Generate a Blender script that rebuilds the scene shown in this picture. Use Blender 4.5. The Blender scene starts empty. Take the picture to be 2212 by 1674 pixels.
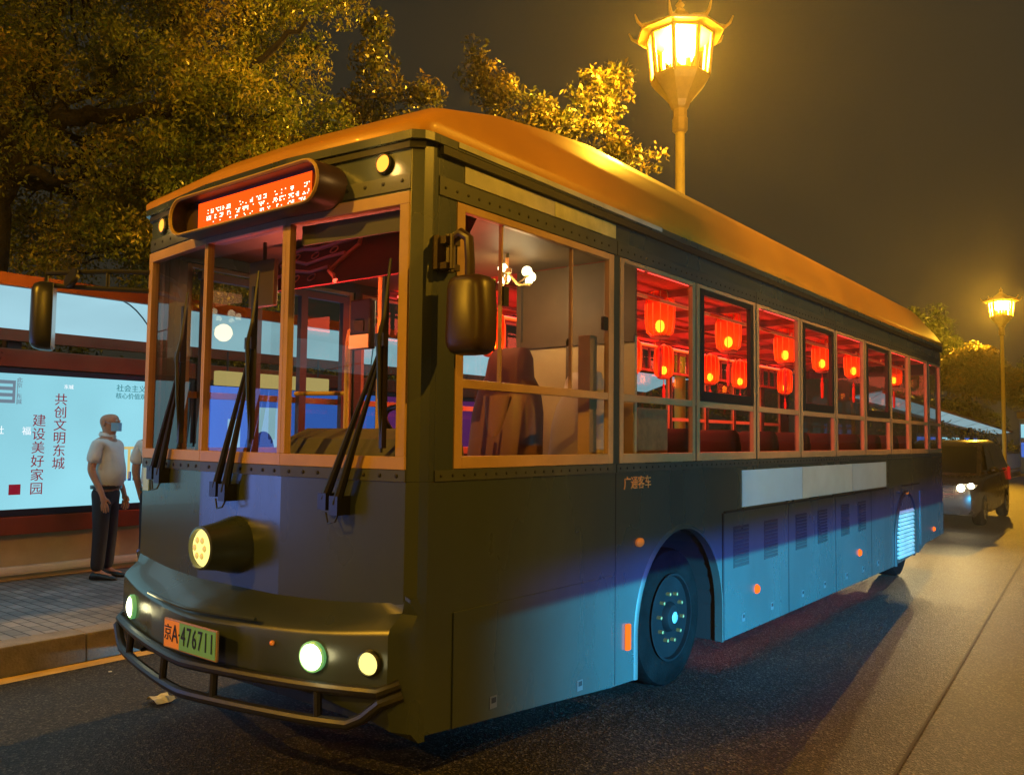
import bpy, bmesh, math, random
import numpy as np
from mathutils import Vector, Matrix

R = math.radians
rnd = random.Random(7)
sc = bpy.context.scene
col = sc.collection

# ------------------------------------------------------------------ camera
cam_d = bpy.data.cameras.new('camera')
cam = bpy.data.objects.new('camera', cam_d)
col.objects.link(cam)
sc.camera = cam
_yaw, _pitch, _roll = R(38.38), R(3.40), R(0.69)
_f = Vector((-math.sin(_yaw) * math.cos(_pitch), math.cos(_yaw) * math.cos(_pitch), math.sin(_pitch)))
_r = _f.cross(Vector((0, 0, 1))).normalized()
_u = _r.cross(_f)
_r2 = _r * math.cos(_roll) + _u * math.sin(_roll)
_u2 = _u * math.cos(_roll) - _r * math.sin(_roll)
m = Matrix((_r2, _u2, -_f)).transposed().to_4x4()
m.translation = Vector((2.703, -3.035, 1.7186))
cam.matrix_world = m
cam_d.sensor_width = 36.0
cam_d.lens = 36.0 * 1800 / 2212
cam_d.clip_start = 0.05
cam_d.clip_end = 2000

# ------------------------------------------------------------------ render, exposure
sc.view_settings.view_transform = 'Standard'
sc.view_settings.look = 'None'
sc.view_settings.exposure = 0.0
sc.view_settings.gamma = 1.0
sc.cycles.use_denoising = True
sc.cycles.max_bounces = 8
sc.cycles.transparent_max_bounces = 16
sc.cycles.volume_bounces = 0
sc.cycles.sample_clamp_indirect = 4.0
sc.cycles.sample_clamp_direct = 0.0
sc.cycles.caustics_reflective = False
sc.cycles.caustics_refractive = False

# ------------------------------------------------------------------ world: city night sky
w = bpy.data.worlds.new('World')
sc.world = w
w.use_nodes = True
nt = w.node_tree
nt.nodes.clear()
out = nt.nodes.new('ShaderNodeOutputWorld')
sky = nt.nodes.new('ShaderNodeTexSky')
sky.sky_type = 'NISHITA'
sky.sun_disc = False
sky.sun_elevation = R(-8)
sky.sun_rotation = R(200)
bg1 = nt.nodes.new('ShaderNodeBackground')
bg1.inputs['Strength'].default_value = 0.1
nt.links.new(sky.outputs[0], bg1.inputs[0])
tc = nt.nodes.new('ShaderNodeTexCoord')
nz = nt.nodes.new('ShaderNodeTexNoise')
nz.inputs['Scale'].default_value = 1.6
nz.inputs['Detail'].default_value = 4
nt.links.new(tc.outputs['Generated'], nz.inputs['Vector'])
rp = nt.nodes.new('ShaderNodeValToRGB')
rp.color_ramp.elements[0].position = 0.3
rp.color_ramp.elements[0].color = (0.014, 0.015, 0.012, 1)
rp.color_ramp.elements[1].position = 0.72
rp.color_ramp.elements[1].color = (0.030, 0.026, 0.016, 1)
nt.links.new(nz.outputs['Fac'], rp.inputs['Fac'])
bg2 = nt.nodes.new('ShaderNodeBackground')
bg2.inputs['Strength'].default_value = 0.95
nt.links.new(rp.outputs[0], bg2.inputs[0])
ad = nt.nodes.new('ShaderNodeAddShader')
nt.links.new(bg1.outputs[0], ad.inputs[0])
nt.links.new(bg2.outputs[0], ad.inputs[1])
nt.links.new(ad.outputs[0], out.inputs[0])

# ------------------------------------------------------------------ object helpers
def tag(o, label=None, cat=None, group=None, kind=None):
    if label: o['label'] = label
    if cat: o['category'] = cat
    if group: o['group'] = group
    if kind: o['kind'] = kind
    return o

def thing(name, label, cat, loc=(0, 0, 0), rz=0.0, group=None):
    o = bpy.data.objects.new(name, None)
    o.empty_display_size = 0.2
    col.objects.link(o)
    o.location = loc
    o.rotation_euler = (0, 0, rz)
    return tag(o, label, cat, group)

def copy_tree(o, parent=None):
    c = o.copy()
    col.objects.link(c)
    c.parent = parent
    for ch in list(o.children):
        copy_tree(ch, c)
    return c

# ------------------------------------------------------------------ materials
MATS = {}

def mat(name, color, rough=0.5, metal=0.0, var=0.0, vscale=3.0, bump=0.0, bscale=40.0, coat=0.0, spec=0.5, emit=None, estr=0.0, trans=0.0, rvar=0.0):
    if name in MATS: return MATS[name]
    mm = bpy.data.materials.new(name)
    mm.use_nodes = True
    n = mm.node_tree
    b = n.nodes['Principled BSDF']
    b.inputs['Base Color'].default_value = (*color, 1)
    b.inputs['Roughness'].default_value = rough
    b.inputs['Metallic'].default_value = metal
    b.inputs['Specular IOR Level'].default_value = spec
    b.inputs['Coat Weight'].default_value = coat
    b.inputs['Transmission Weight'].default_value = trans
    t = n.nodes.new('ShaderNodeTexCoord')
    if var > 0 or rvar > 0:
        a = n.nodes.new('ShaderNodeTexNoise')
        a.inputs['Scale'].default_value = vscale
        a.inputs['Detail'].default_value = 6
        a.inputs['Roughness'].default_value = 0.65
        n.links.new(t.outputs['Object'], a.inputs['Vector'])
        if var > 0:
            r_ = n.nodes.new('ShaderNodeValToRGB')
            r_.color_ramp.elements[0].position = 0.3
            r_.color_ramp.elements[1].position = 0.7
            r_.color_ramp.elements[0].color = (*[c * (1 - var) for c in color], 1)
            r_.color_ramp.elements[1].color = (*[min(1, c * (1 + var)) for c in color], 1)
            n.links.new(a.outputs['Fac'], r_.inputs['Fac'])
            n.links.new(r_.outputs[0], b.inputs['Base Color'])
        if rvar > 0:
            mr = n.nodes.new('ShaderNodeMapRange')
            mr.inputs['From Min'].default_value = 0.3
            mr.inputs['From Max'].default_value = 0.7
            mr.inputs['To Min'].default_value = max(0.02, rough - rvar)
            mr.inputs['To Max'].default_value = min(1, rough + rvar)
            n.links.new(a.outputs['Fac'], mr.inputs['Value'])
            n.links.new(mr.outputs[0], b.inputs['Roughness'])
    if bump > 0:
        a2 = n.nodes.new('ShaderNodeTexNoise')
        a2.inputs['Scale'].default_value = bscale
        a2.inputs['Detail'].default_value = 4
        n.links.new(t.outputs['Object'], a2.inputs['Vector'])
        bp = n.nodes.new('ShaderNodeBump')
        bp.inputs['Strength'].default_value = bump
        bp.inputs['Distance'].default_value = 0.02
        n.links.new(a2.outputs['Fac'], bp.inputs['Height'])
        n.links.new(bp.outputs[0], b.inputs['Normal'])
    if emit:
        b.inputs['Emission Color'].default_value = (*emit, 1)
        b.inputs['Emission Strength'].default_value = estr
    MATS[name] = mm
    return mm

def glow(name, color, strength):
    if name in MATS: return MATS[name]
    mm = bpy.data.materials.new(name)
    mm.use_nodes = True
    n = mm.node_tree
    n.nodes.clear()
    o = n.nodes.new('ShaderNodeOutputMaterial')
    e = n.nodes.new('ShaderNodeEmission')
    e.inputs[0].default_value = (*color, 1)
    e.inputs[1].default_value = strength
    n.links.new(e.outputs[0], o.inputs[0])
    MATS[name] = mm
    return mm

def glass(name, tint=(0.93, 0.95, 0.94), rough=0.0, gain=1.0):
    mm = bpy.data.materials.new(name)
    mm.use_nodes = True
    n = mm.node_tree
    n.nodes.clear()
    o = n.nodes.new('ShaderNodeOutputMaterial')
    tr = n.nodes.new('ShaderNodeBsdfTransparent')
    tr.inputs[0].default_value = (*tint, 1)
    gl = n.nodes.new('ShaderNodeBsdfGlossy')
    gl.inputs['Roughness'].default_value = rough
    fr = n.nodes.new('ShaderNodeFresnel')
    ge = n.nodes.new('ShaderNodeNewGeometry')
    io = n.nodes.new('ShaderNodeMapRange')
    io.inputs['To Min'].default_value = 1.5; io.inputs['To Max'].default_value = 1 / 1.5
    n.links.new(ge.outputs['Backfacing'], io.inputs['Value'])
    n.links.new(io.outputs[0], fr.inputs[0])
    mu = n.nodes.new('ShaderNodeMath')
    mu.operation = 'MULTIPLY'
    mu.inputs[1].default_value = gain
    n.links.new(fr.outputs[0], mu.inputs[0])
    mx = n.nodes.new('ShaderNodeMixShader')
    n.links.new(mu.outputs[0], mx.inputs[0])
    n.links.new(tr.outputs[0], mx.inputs[1])
    n.links.new(gl.outputs[0], mx.inputs[2])
    n.links.new(mx.outputs[0], o.inputs[0])
    MATS[name] = mm
    return mm

def translucent(name, color, clear=0.4, tl=0.6):
    """thin lit sheet (paper, frosted glass): part clear, part diffusing"""
    mm = bpy.data.materials.new(name)
    mm.use_nodes = True
    n = mm.node_tree
    n.nodes.clear()
    o = n.nodes.new('ShaderNodeOutputMaterial')
    tr = n.nodes.new('ShaderNodeBsdfTransparent')
    tr.inputs[0].default_value = (*color, 1)
    t2 = n.nodes.new('ShaderNodeBsdfTranslucent')
    t2.inputs[0].default_value = (*color, 1)
    d = n.nodes.new('ShaderNodeBsdfDiffuse')
    d.inputs[0].default_value = (*color, 1)
    m1 = n.nodes.new('ShaderNodeMixShader')
    m1.inputs[0].default_value = tl
    n.links.new(d.outputs[0], m1.inputs[1])
    n.links.new(t2.outputs[0], m1.inputs[2])
    m2 = n.nodes.new('ShaderNodeMixShader')
    m2.inputs[0].default_value = clear
    n.links.new(m1.outputs[0], m2.inputs[1])
    n.links.new(tr.outputs[0], m2.inputs[2])
    n.links.new(m2.outputs[0], o.inputs[0])
    MATS[name] = mm
    return mm

def leafmat(name, c1, c2, c3):
    mm = bpy.data.materials.new(name)
    mm.use_nodes = True
    n = mm.node_tree
    b = n.nodes['Principled BSDF']
    b.inputs['Roughness'].default_value = 0.42
    b.inputs['Specular IOR Level'].default_value = 0.6
    g = n.nodes.new('ShaderNodeNewGeometry')
    t = n.nodes.new('ShaderNodeTexCoord')
    a = n.nodes.new('ShaderNodeTexNoise')
    a.inputs['Scale'].default_value = 0.9
    n.links.new(t.outputs['Object'], a.inputs['Vector'])
    ma = n.nodes.new('ShaderNodeMath')
    ma.operation = 'MULTIPLY_ADD'
    ma.inputs[1].default_value = 0.55
    n.links.new(g.outputs['Random Per Island'], ma.inputs[0])
    ms = n.nodes.new('ShaderNodeMath')
    ms.operation = 'MULTIPLY_ADD'
    ms.inputs[1].default_value = 1.6
    ms.inputs[2].default_value = -0.55
    n.links.new(a.outputs['Fac'], ms.inputs[0])
    n.links.new(ms.outputs[0], ma.inputs[2])
    r_ = n.nodes.new('ShaderNodeValToRGB')
    r_.color_ramp.elements[0].position = 0.1
    r_.color_ramp.elements[0].color = (*c1, 1)
    r_.color_ramp.elements[1].position = 0.95
    r_.color_ramp.elements[1].color = (*c3, 1)
    e = r_.color_ramp.elements.new(0.55)
    e.color = (*c2, 1)
    n.links.new(ma.outputs[0], r_.inputs['Fac'])
    n.links.new(r_.outputs[0], b.inputs['Base Color'])
    tl = n.nodes.new('ShaderNodeBsdfTranslucent')
    n.links.new(r_.outputs[0], tl.inputs[0])
    mx = n.nodes.new('ShaderNodeMixShader')
    mx.inputs[0].default_value = 0.3
    o = n.nodes['Material Output']
    n.links.new(b.outputs[0], mx.inputs[1])
    n.links.new(tl.outputs[0], mx.inputs[2])
    n.links.new(mx.outputs[0], o.inputs[0])
    MATS[name] = mm
    return mm

# ------------------------------------------------------------------ mesh builder
class MB:
    def __init__(s):
        s.v = []; s.f = []; s.m = []
    def add(s, vs, fs, mi=0):
        o = len(s.v)
        s.v += [tuple(p) for p in vs]
        for f in fs:
            s.f.append(tuple(i + o for i in f)); s.m.append(mi)
        return s
    def hexa(s, p, mi=0):
        # p: 4 bottom (ccw from above), 4 top
        return s.add(p, [(3, 2, 1, 0), (4, 5, 6, 7), (0, 1, 5, 4), (1, 2, 6, 5), (2, 3, 7, 6), (3, 0, 4, 7)], mi)
    def box(s, x0, x1, y0, y1, z0, z1, mi=0):
        if x0 > x1: x0, x1 = x1, x0
        if y0 > y1: y0, y1 = y1, y0
        if z0 > z1: z0, z1 = z1, z0
        return s.hexa([(x0, y0, z0), (x1, y0, z0), (x1, y1, z0), (x0, y1, z0), (x0, y0, z1), (x1, y0, z1), (x1, y1, z1), (x0, y1, z1)], mi)
    def obox(s, M, sx, sy, sz, mi=0):
        vs = [M @ Vector((a * sx / 2, b * sy / 2, c * sz / 2)) for c in (-1, 1) for a, b in ((-1, -1), (1, -1), (1, 1), (-1, 1))]
        return s.hexa(vs, mi)
    def seg(s, p, q, s0, s1, z0, z1, d0, d1, mi=0):
        """box along the plan line p->q (distance s0..s1), heights z0..z1, outward offset d0..d1 (outward = right of travel)"""
        p = Vector((p[0], p[1])); q = Vector((q[0], q[1]))
        t = (q - p).normalized(); nrm = Vector((t.y, -t.x))
        c = [p + t * s0 + nrm * d1, p + t * s1 + nrm * d1, p + t * s1 + nrm * d0, p + t * s0 + nrm * d0]
        return s.hexa([(a.x, a.y, z0) for a in c] + [(a.x, a.y, z1) for a in c], mi)
    def prism(s, poly, fn0, fn1, mi=0):
        """closed 2d polygon put in space by fn0 (one end) and fn1 (the other)"""
        n = len(poly)
        vs = [fn0(*p) for p in poly] + [fn1(*p) for p in poly]
        fs = [tuple(range(n))[::-1], tuple(range(n, 2 * n))]
        fs += [(i, (i + 1) % n, n + (i + 1) % n, n + i) for i in range(n)]
        return s.add(vs, fs, mi)
    def tube(s, path, r, n=8, mi=0, cap=True):
        path = [Vector(p) for p in path]
        rs = r if isinstance(r, (list, tuple)) else [r] * len(path)
        o = len(s.v); prev = None
        for i, p in enumerate(path):
            t = (path[min(i + 1, len(path) - 1)] - path[max(i - 1, 0)]).normalized()
            if prev is None:
                a = t.orthogonal().normalized()
            else:
                a = (prev - t * prev.dot(t)).normalized()
            b = t.cross(a); prev = a
            for k in range(n):
                an = 2 * math.pi * k / n
                s.v.append(tuple(p + (a * math.cos(an) + b * math.sin(an)) * rs[i]))
        for i in range(len(path) - 1):
            for k in range(n):
                s.f.append((o + i * n + k, o + i * n + (k + 1) % n, o + (i + 1) * n + (k + 1) % n, o + (i + 1) * n + k)); s.m.append(mi)
        if cap:
            s.f.append(tuple(o + k for k in range(n))[::-1]); s.m.append(mi)
            e = o + (len(path) - 1) * n
            s.f.append(tuple(e + k for k in range(n))); s.m.append(mi)
        return s
    def lathe(s, prof, M=None, n=24, mi=0, phase=0.0):
        """profile of (r, h) about local z, placed by M"""
        M = M or Matrix.Identity(4)
        o = len(s.v)
        for r_, h in prof:
            for k in range(n):
                an = 2 * math.pi * k / n + phase
                s.v.append(tuple(M @ Vector((r_ * math.cos(an), r_ * math.sin(an), h))))
        for i in range(len(prof) - 1):
            for k in range(n):
                s.f.append((o + i * n + k, o + i * n + (k + 1) % n, o + (i + 1) * n + (k + 1) % n, o + (i + 1) * n + k)); s.m.append(mi)
        if prof[0][0] > 1e-5:
            s.f.append(tuple(o + k for k in range(n))[::-1]); s.m.append(mi)
        if prof[-1][0] > 1e-5:
            e = o + (len(prof) - 1) * n
            s.f.append(tuple(e + k for k in range(n))); s.m.append(mi)
        return s
    def loft(s, rings, mi=0, cap=True):
        o = len(s.v); n = len(rings[0])
        for rg in rings: s.v += [tuple(p) for p in rg]
        for i in range(len(rings) - 1):
            for k in range(n):
                s.f.append((o + i * n + k, o + i * n + (k + 1) % n, o + (i + 1) * n + (k + 1) % n, o + (i + 1) * n + k)); s.m.append(mi)
        if cap:
            s.f.append(tuple(o + k for k in range(n))[::-1]); s.m.append(mi)
            e = o + (len(rings) - 1) * n
            s.f.append(tuple(e + k for k in range(n))); s.m.append(mi)
        return s
    def ball(s, c, r, n=12, mi=0, sz=1.0):
        prof = [(max(1e-6, r * math.sin(math.pi * i / (n // 2))), -r * sz * math.cos(math.pi * i / (n // 2))) for i in range(n // 2 + 1)]
        return s.lathe(prof, Matrix.Translation(c), n, mi)
    def sheet(s, grid, mi=0):
        o = len(s.v); nr = len(grid); nc = len(grid[0])
        for rw in grid: s.v += [tuple(p) for p in rw]
        for i in range(nr - 1):
            for k in range(nc - 1):
                s.f.append((o + i * nc + k, o + i * nc + k + 1, o + (i + 1) * nc + k + 1, o + (i + 1) * nc + k)); s.m.append(mi)
        return s
    def build(s, name, mats, parent=None, smooth=False, bevel=0.0, angle=35, weld=False, loc=None):
        me = bpy.data.meshes.new(name)
        me.from_pydata(s.v, [], s.f)
        mats = mats if isinstance(mats, (list, tuple)) else [mats]
        for a in mats: me.materials.append(a)
        me.polygons.foreach_set('material_index', s.m)
        bm = bmesh.new(); bm.from_mesh(me)
        if weld: bmesh.ops.remove_doubles(bm, verts=bm.verts, dist=1e-5)
        bmesh.ops.recalc_face_normals(bm, faces=bm.faces)
        if bevel > 0:
            es = [e for e in bm.edges if len(e.link_faces) == 2 and e.calc_face_angle(0) > R(40)]
            bmesh.ops.bevel(bm, geom=es, offset=bevel, segments=2, affect='EDGES', clamp_overlap=True, profile=0.6)
        bm.to_mesh(me); bm.free()
        if smooth:
            me.polygons.foreach_set('use_smooth', [True] * len(me.polygons))
            try: me.set_sharp_from_angle(angle=R(angle))
            except Exception: pass
        me.update()
        o = bpy.data.objects.new(name, me)
        col.objects.link(o)
        if parent is not None: o.parent = parent
        if loc is not None: o.location = loc
        return o

def text_obj(name, body, size, M, m_, parent=None, extrude=0.0, align='CENTER', line=1.0, squeeze=1.0):
    """lettering as a mesh; M places the text's plane (x = reading direction, y = up)"""
    cu = bpy.data.curves.new(name, 'FONT')
    cu.body = body; cu.size = size; cu.align_x = align; cu.align_y = 'CENTER'
    cu.extrude = extrude; cu.space_line = line; cu.resolution_u = 2
    tmp = bpy.data.objects.new(name + '_tmp', cu)
    col.objects.link(tmp)
    dg = bpy.context.evaluated_depsgraph_get()
    me = bpy.data.meshes.new_from_object(tmp.evaluated_get(dg))
    bpy.data.objects.remove(tmp)
    me.transform(Matrix.Diagonal((squeeze, 1, 1, 1)))
    me.transform(M)
    me.materials.clear(); me.materials.append(m_)
    me.name = name
    o = bpy.data.objects.new(name, me)
    col.objects.link(o)
    if parent is not None: o.parent = parent
    return o

def frame_M(origin, xdir, up=(0, 0, 1)):
    x = Vector(xdir).normalized(); y = Vector(up).normalized(); z = x.cross(y)
    mm = Matrix((x, y, z)).transposed().to_4x4()
    mm.translation = Vector(origin)
    return mm

def point_light(name, loc, power, color, size=0.1, parent=None):
    l = bpy.data.lights.new(name, 'POINT')
    l.energy = power; l.color = color; l.shadow_soft_size = size
    o = bpy.data.objects.new(name, l); col.objects.link(o)
    o.location = loc
    if parent is not None: o.parent = parent
    return o

def spot_light(name, loc, target, power, color, angle, blend=0.2, size=0.05, parent=None):
    l = bpy.data.lights.new(name, 'SPOT')
    l.energy = power; l.color = color; l.shadow_soft_size = size
    l.spot_size = R(angle); l.spot_blend = blend
    o = bpy.data.objects.new(name, l); col.objects.link(o)
    o.location = loc
    d = Vector(target) - Vector(loc)
    o.rotation_euler = d.to_track_quat('-Z', 'Y').to_euler()
    if parent is not None: o.parent = parent
    return o

def area_light(name, loc, target, power, color, sx, sy, parent=None):
    l = bpy.data.lights.new(name, 'AREA')
    l.shape = 'RECTANGLE'; l.size = sx; l.size_y = sy
    l.energy = power; l.color = color
    o = bpy.data.objects.new(name, l); col.objects.link(o)
    o.location = loc
    d = Vector(target) - Vector(loc)
    o.rotation_euler = d.to_track_quat('-Z', 'Y').to_euler()
    if parent is not None: o.parent = parent
    return o

# ------------------------------------------------------------------ ground materials
def asphalt_mat():
    mm = bpy.data.materials.new('asphalt'); mm.use_nodes = True
    n = mm.node_tree; b = n.nodes['Principled BSDF']
    t = n.nodes.new('ShaderNodeTexCoord')
    v = n.nodes.new('ShaderNodeTexVoronoi'); v.inputs['Scale'].default_value = 95
    n.links.new(t.outputs['Object'], v.inputs['Vector'])
    a = n.nodes.new('ShaderNodeTexNoise'); a.inputs['Scale'].default_value = 0.55; a.inputs['Detail'].default_value = 9; a.inputs['Roughness'].default_value = 0.7
    n.links.new(t.outputs['Object'], a.inputs['Vector'])
    f = n.nodes.new('ShaderNodeTexNoise'); f.inputs['Scale'].default_value = 150; f.inputs['Detail'].default_value = 3
    n.links.new(t.outputs['Object'], f.inputs['Vector'])
    r1 = n.nodes.new('ShaderNodeValToRGB')
    r1.color_ramp.elements[0].position = 0.2; r1.color_ramp.elements[0].color = (0.010, 0.010, 0.010, 1)
    _e = r1.color_ramp.elements.new(0.8); _e.color = (0.060, 0.055, 0.048, 1)
    r1.color_ramp.elements[-1].position = 0.99; r1.color_ramp.elements[-1].color = (0.20, 0.185, 0.165, 1)
    sp = n.nodes.new('ShaderNodeSeparateColor')
    n.links.new(v.outputs['Color'], sp.inputs[0])
    n.links.new(sp.outputs[0], r1.inputs['Fac'])
    r2 = n.nodes.new('ShaderNodeValToRGB')
    r2.color_ramp.elements[0].position = 0.3; r2.color_ramp.elements[0].color = (0.42, 0.42, 0.42, 1)
    r2.color_ramp.elements[1].position = 0.7; r2.color_ramp.elements[1].color = (1, 1, 1, 1)
    n.links.new(a.outputs['Fac'], r2.inputs['Fac'])
    mx = n.nodes.new('ShaderNodeMix'); mx.data_type = 'RGBA'; mx.blend_type = 'MULTIPLY'; mx.inputs['Factor'].default_value = 1
    n.links.new(r1.outputs[0], mx.inputs[6]); n.links.new(r2.outputs[0], mx.inputs[7])
    n.links.new(mx.outputs[2], b.inputs['Base Color'])
    b.inputs['Roughness'].default_value = 0.6
    b.inputs['Specular IOR Level'].default_value = 0.4
    ad = n.nodes.new('ShaderNodeMath'); ad.operation = 'ADD'
    n.links.new(v.outputs['Distance'], ad.inputs[0]); n.links.new(f.outputs['Fac'], ad.inputs[1])
    bp = n.nodes.new('ShaderNodeBump'); bp.inputs['Strength'].default_value = 0.55; bp.inputs['Distance'].default_value = 0.012
    n.links.new(ad.outputs[0], bp.inputs['Height']); n.links.new(bp.outputs[0], b.inputs['Normal'])
    return mm

def paving_mat():
    mm = bpy.data.materials.new('paving_bricks'); mm.use_nodes = True
    n = mm.node_tree; b = n.nodes['Principled BSDF']
    t = n.nodes.new('ShaderNodeTexCoord')
    br = n.nodes.new('ShaderNodeTexBrick')
    br.inputs['Scale'].default_value = 1.0
    br.inputs['Brick Width'].default_value = 0.2; br.inputs['Row Height'].default_value = 0.1
    br.inputs['Mortar Size'].default_value = 0.006
    br.inputs['Color1'].default_value = (0.20, 0.20, 0.20, 1); br.inputs['Color2'].default_value = (0.32, 0.31, 0.30, 1)
    br.inputs['Mortar'].default_value = (0.03, 0.03, 0.03, 1)
    n.links.new(t.outputs['Object'], br.inputs['Vector'])
    a = n.nodes.new('ShaderNodeTexNoise'); a.inputs['Scale'].default_value = 2.2; a.inputs['Detail'].default_value = 7
    n.links.new(t.outputs['Object'], a.inputs['Vector'])
    r2 = n.nodes.new('ShaderNodeValToRGB')
    r2.color_ramp.elements[0].position = 0.3; r2.color_ramp.elements[0].color = (0.5, 0.5, 0.5, 1)
    r2.color_ramp.elements[1].position = 0.7
    n.links.new(a.outputs['Fac'], r2.inputs['Fac'])
    mx = n.nodes.new('ShaderNodeMix'); mx.data_type = 'RGBA'; mx.blend_type = 'MULTIPLY'; mx.inputs['Factor'].default_value = 1
    n.links.new(br.outputs['Color'], mx.inputs[6]); n.links.new(r2.outputs[0], mx.inputs[7])
    n.links.new(mx.outputs[2], b.inputs['Base Color'])
    b.inputs['Roughness'].default_value = 0.55
    bp = n.nodes.new('ShaderNodeBump'); bp.inputs['Strength'].default_value = 0.5; bp.inputs['Distance'].default_value = 0.01; bp.invert = True
    n.links.new(br.outputs['Fac'], bp.inputs['Height']); n.links.new(bp.outputs[0], b.inputs['Normal'])
    return mm

M_asph = asphalt_mat(); M_pave = paving_mat()
M_kerb = mat('kerb_stone', (0.24, 0.22, 0.20), 0.75, var=0.35, vscale=4, bump=0.4, bscale=60)
M_line = mat('yellow_road_paint', (0.62, 0.42, 0.14), 0.6, var=0.25, vscale=6)
M_joint = mat('tar_joint', (0.012, 0.012, 0.012), 0.7)

def structure(o): o['kind'] = 'structure'; return o

structure(MB().add([(-700, -500, 0), (700, -500, 0), (700, 900, 0), (-700, 900, 0)], [(0, 1, 2, 3)]).build('road', M_asph))
structure(MB().box(-60, -4.0, -70, 260, -0.4, 0.2).build('pavement', M_pave))
kb = MB(); y = -70.0
while y < 200:
    kb.hexa([(-4.0, y, -0.4), (-3.715, y, -0.4), (-3.715, y + 0.992, -0.4), (-4.0, y + 0.992, -0.4),
             (-4.0, y, 0.205), (-3.765, y, 0.205), (-3.765, y + 0.992, 0.205), (-4.0, y + 0.992, 0.205)])
    y += 1.0
structure(kb.build('kerb', M_kerb, bevel=0.012))
structure(MB().add([(-3.715, -70, 0.004), (-3.57, -70, 0.004), (-3.57, 200, 0.004), (-3.715, 200, 0.004)], [(0, 1, 2, 3)]).build('road_line', M_line))
jp = [(1.82, -3.0), (1.53, 1.67), (1.37, 4.3), (1.22, 6.6), (0.88, 12), (0.1, 24)]
j = MB()
for i in range(len(jp) - 1):
    (xa, ya), (xb, yb) = jp[i], jp[i + 1]
    j.add([(xa - .009, ya, .004), (xa + .009, ya, .004), (xb + .009, yb, .004), (xb - .009, yb, .004)], [(0, 1, 2, 3)])
structure(j.build('road_joint', M_joint))

# ------------------------------------------------------------------ foliage
def leaf_mesh(name, centers, radii, counts, size, mats, parent, seed=1, flat=0.8, tris=False):
    g = np.random.default_rng(seed)
    P = []
    for c, r_, k in zip(centers, radii, counts):
        d = g.normal(size=(k, 3)); d /= np.linalg.norm(d, axis=1)[:, None]
        rr = r_ * g.random(k) ** 0.45
        p = d * rr[:, None] * np.array([1, 1, flat]) + np.array(c)
        P.append(p)
    P = np.concatenate(P); n = len(P)
    a = g.normal(size=(n, 3)); a[:, 2] -= 0.35; a /= np.linalg.norm(a, axis=1)[:, None]
    b = np.cross(a, g.normal(size=(n, 3))); b /= np.linalg.norm(b, axis=1)[:, None]
    c = np.cross(a, b)
    s = size * (0.6 + 0.8 * g.random(n))
    L = a * s[:, None]; W = b * (s * 0.42)[:, None]; K = c * (s * 0.12)[:, None]
    V = np.empty((n, 4, 3))
    V[:, 0] = P - L * 0.5; V[:, 1] = P + W * 0.5 + K; V[:, 2] = P + L * 0.5; V[:, 3] = P - W * 0.5 + K
    me = bpy.data.meshes.new(name)
    me.vertices.add(n * 4); me.vertices.foreach_set('co', V.reshape(-1))
    me.loops.add(n * 4); me.loops.foreach_set('vertex_index', np.arange(n * 4, dtype=np.int32))
    me.polygons.add(n); me.polygons.foreach_set('loop_start', np.arange(0, n * 4, 4, dtype=np.int32))
    try: me.polygons.foreach_set('loop_total', np.full(n, 4, dtype=np.int32))
    except Exception: pass
    me.materials.append(mats)
    me.update(calc_edges=True); me.validate()
    o = bpy.data.objects.new(name, me); col.objects.link(o)
    if parent is not None: o.parent = parent
    return o

M_leafA = leafmat('locust_leaves', (0.07, 0.13, 0.02), (0.22, 0.25, 0.03), (0.50, 0.38, 0.06))
M_leafB = leafmat('poplar_leaves', (0.05, 0.07, 0.016), (0.12, 0.10, 0.02), (0.24, 0.15, 0.03))
M_leafC = leafmat('hedge_leaves', (0.018, 0.04, 0.012), (0.04, 0.065, 0.016), (0.08, 0.085, 0.02))
M_bark = mat('bark', (0.018, 0.014, 0.010), 0.95, var=0.4, vscale=8, bump=0.9, bscale=30)

def limb(mb, pts, r0, r1, n=8, wob=0.03, g=None):
    """branch through rough points, subdivided with a little wander"""
    out = []
    for i in range(len(pts) - 1):
        a, b = Vector(pts[i]), Vector(pts[i + 1])
        for k in range(4):
            p = a.lerp(b, k / 4)
            if g and (i or k): p = p + Vector((g.uniform(-1, 1), g.uniform(-1, 1), g.uniform(-1, 1))) * wob
            out.append(p)
    out.append(Vector(pts[-1]))
    rs = [r0 + (r1 - r0) * i / (len(out) - 1) for i in range(len(out))]
    mb.tube(out, rs, n)
    return out

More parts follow.
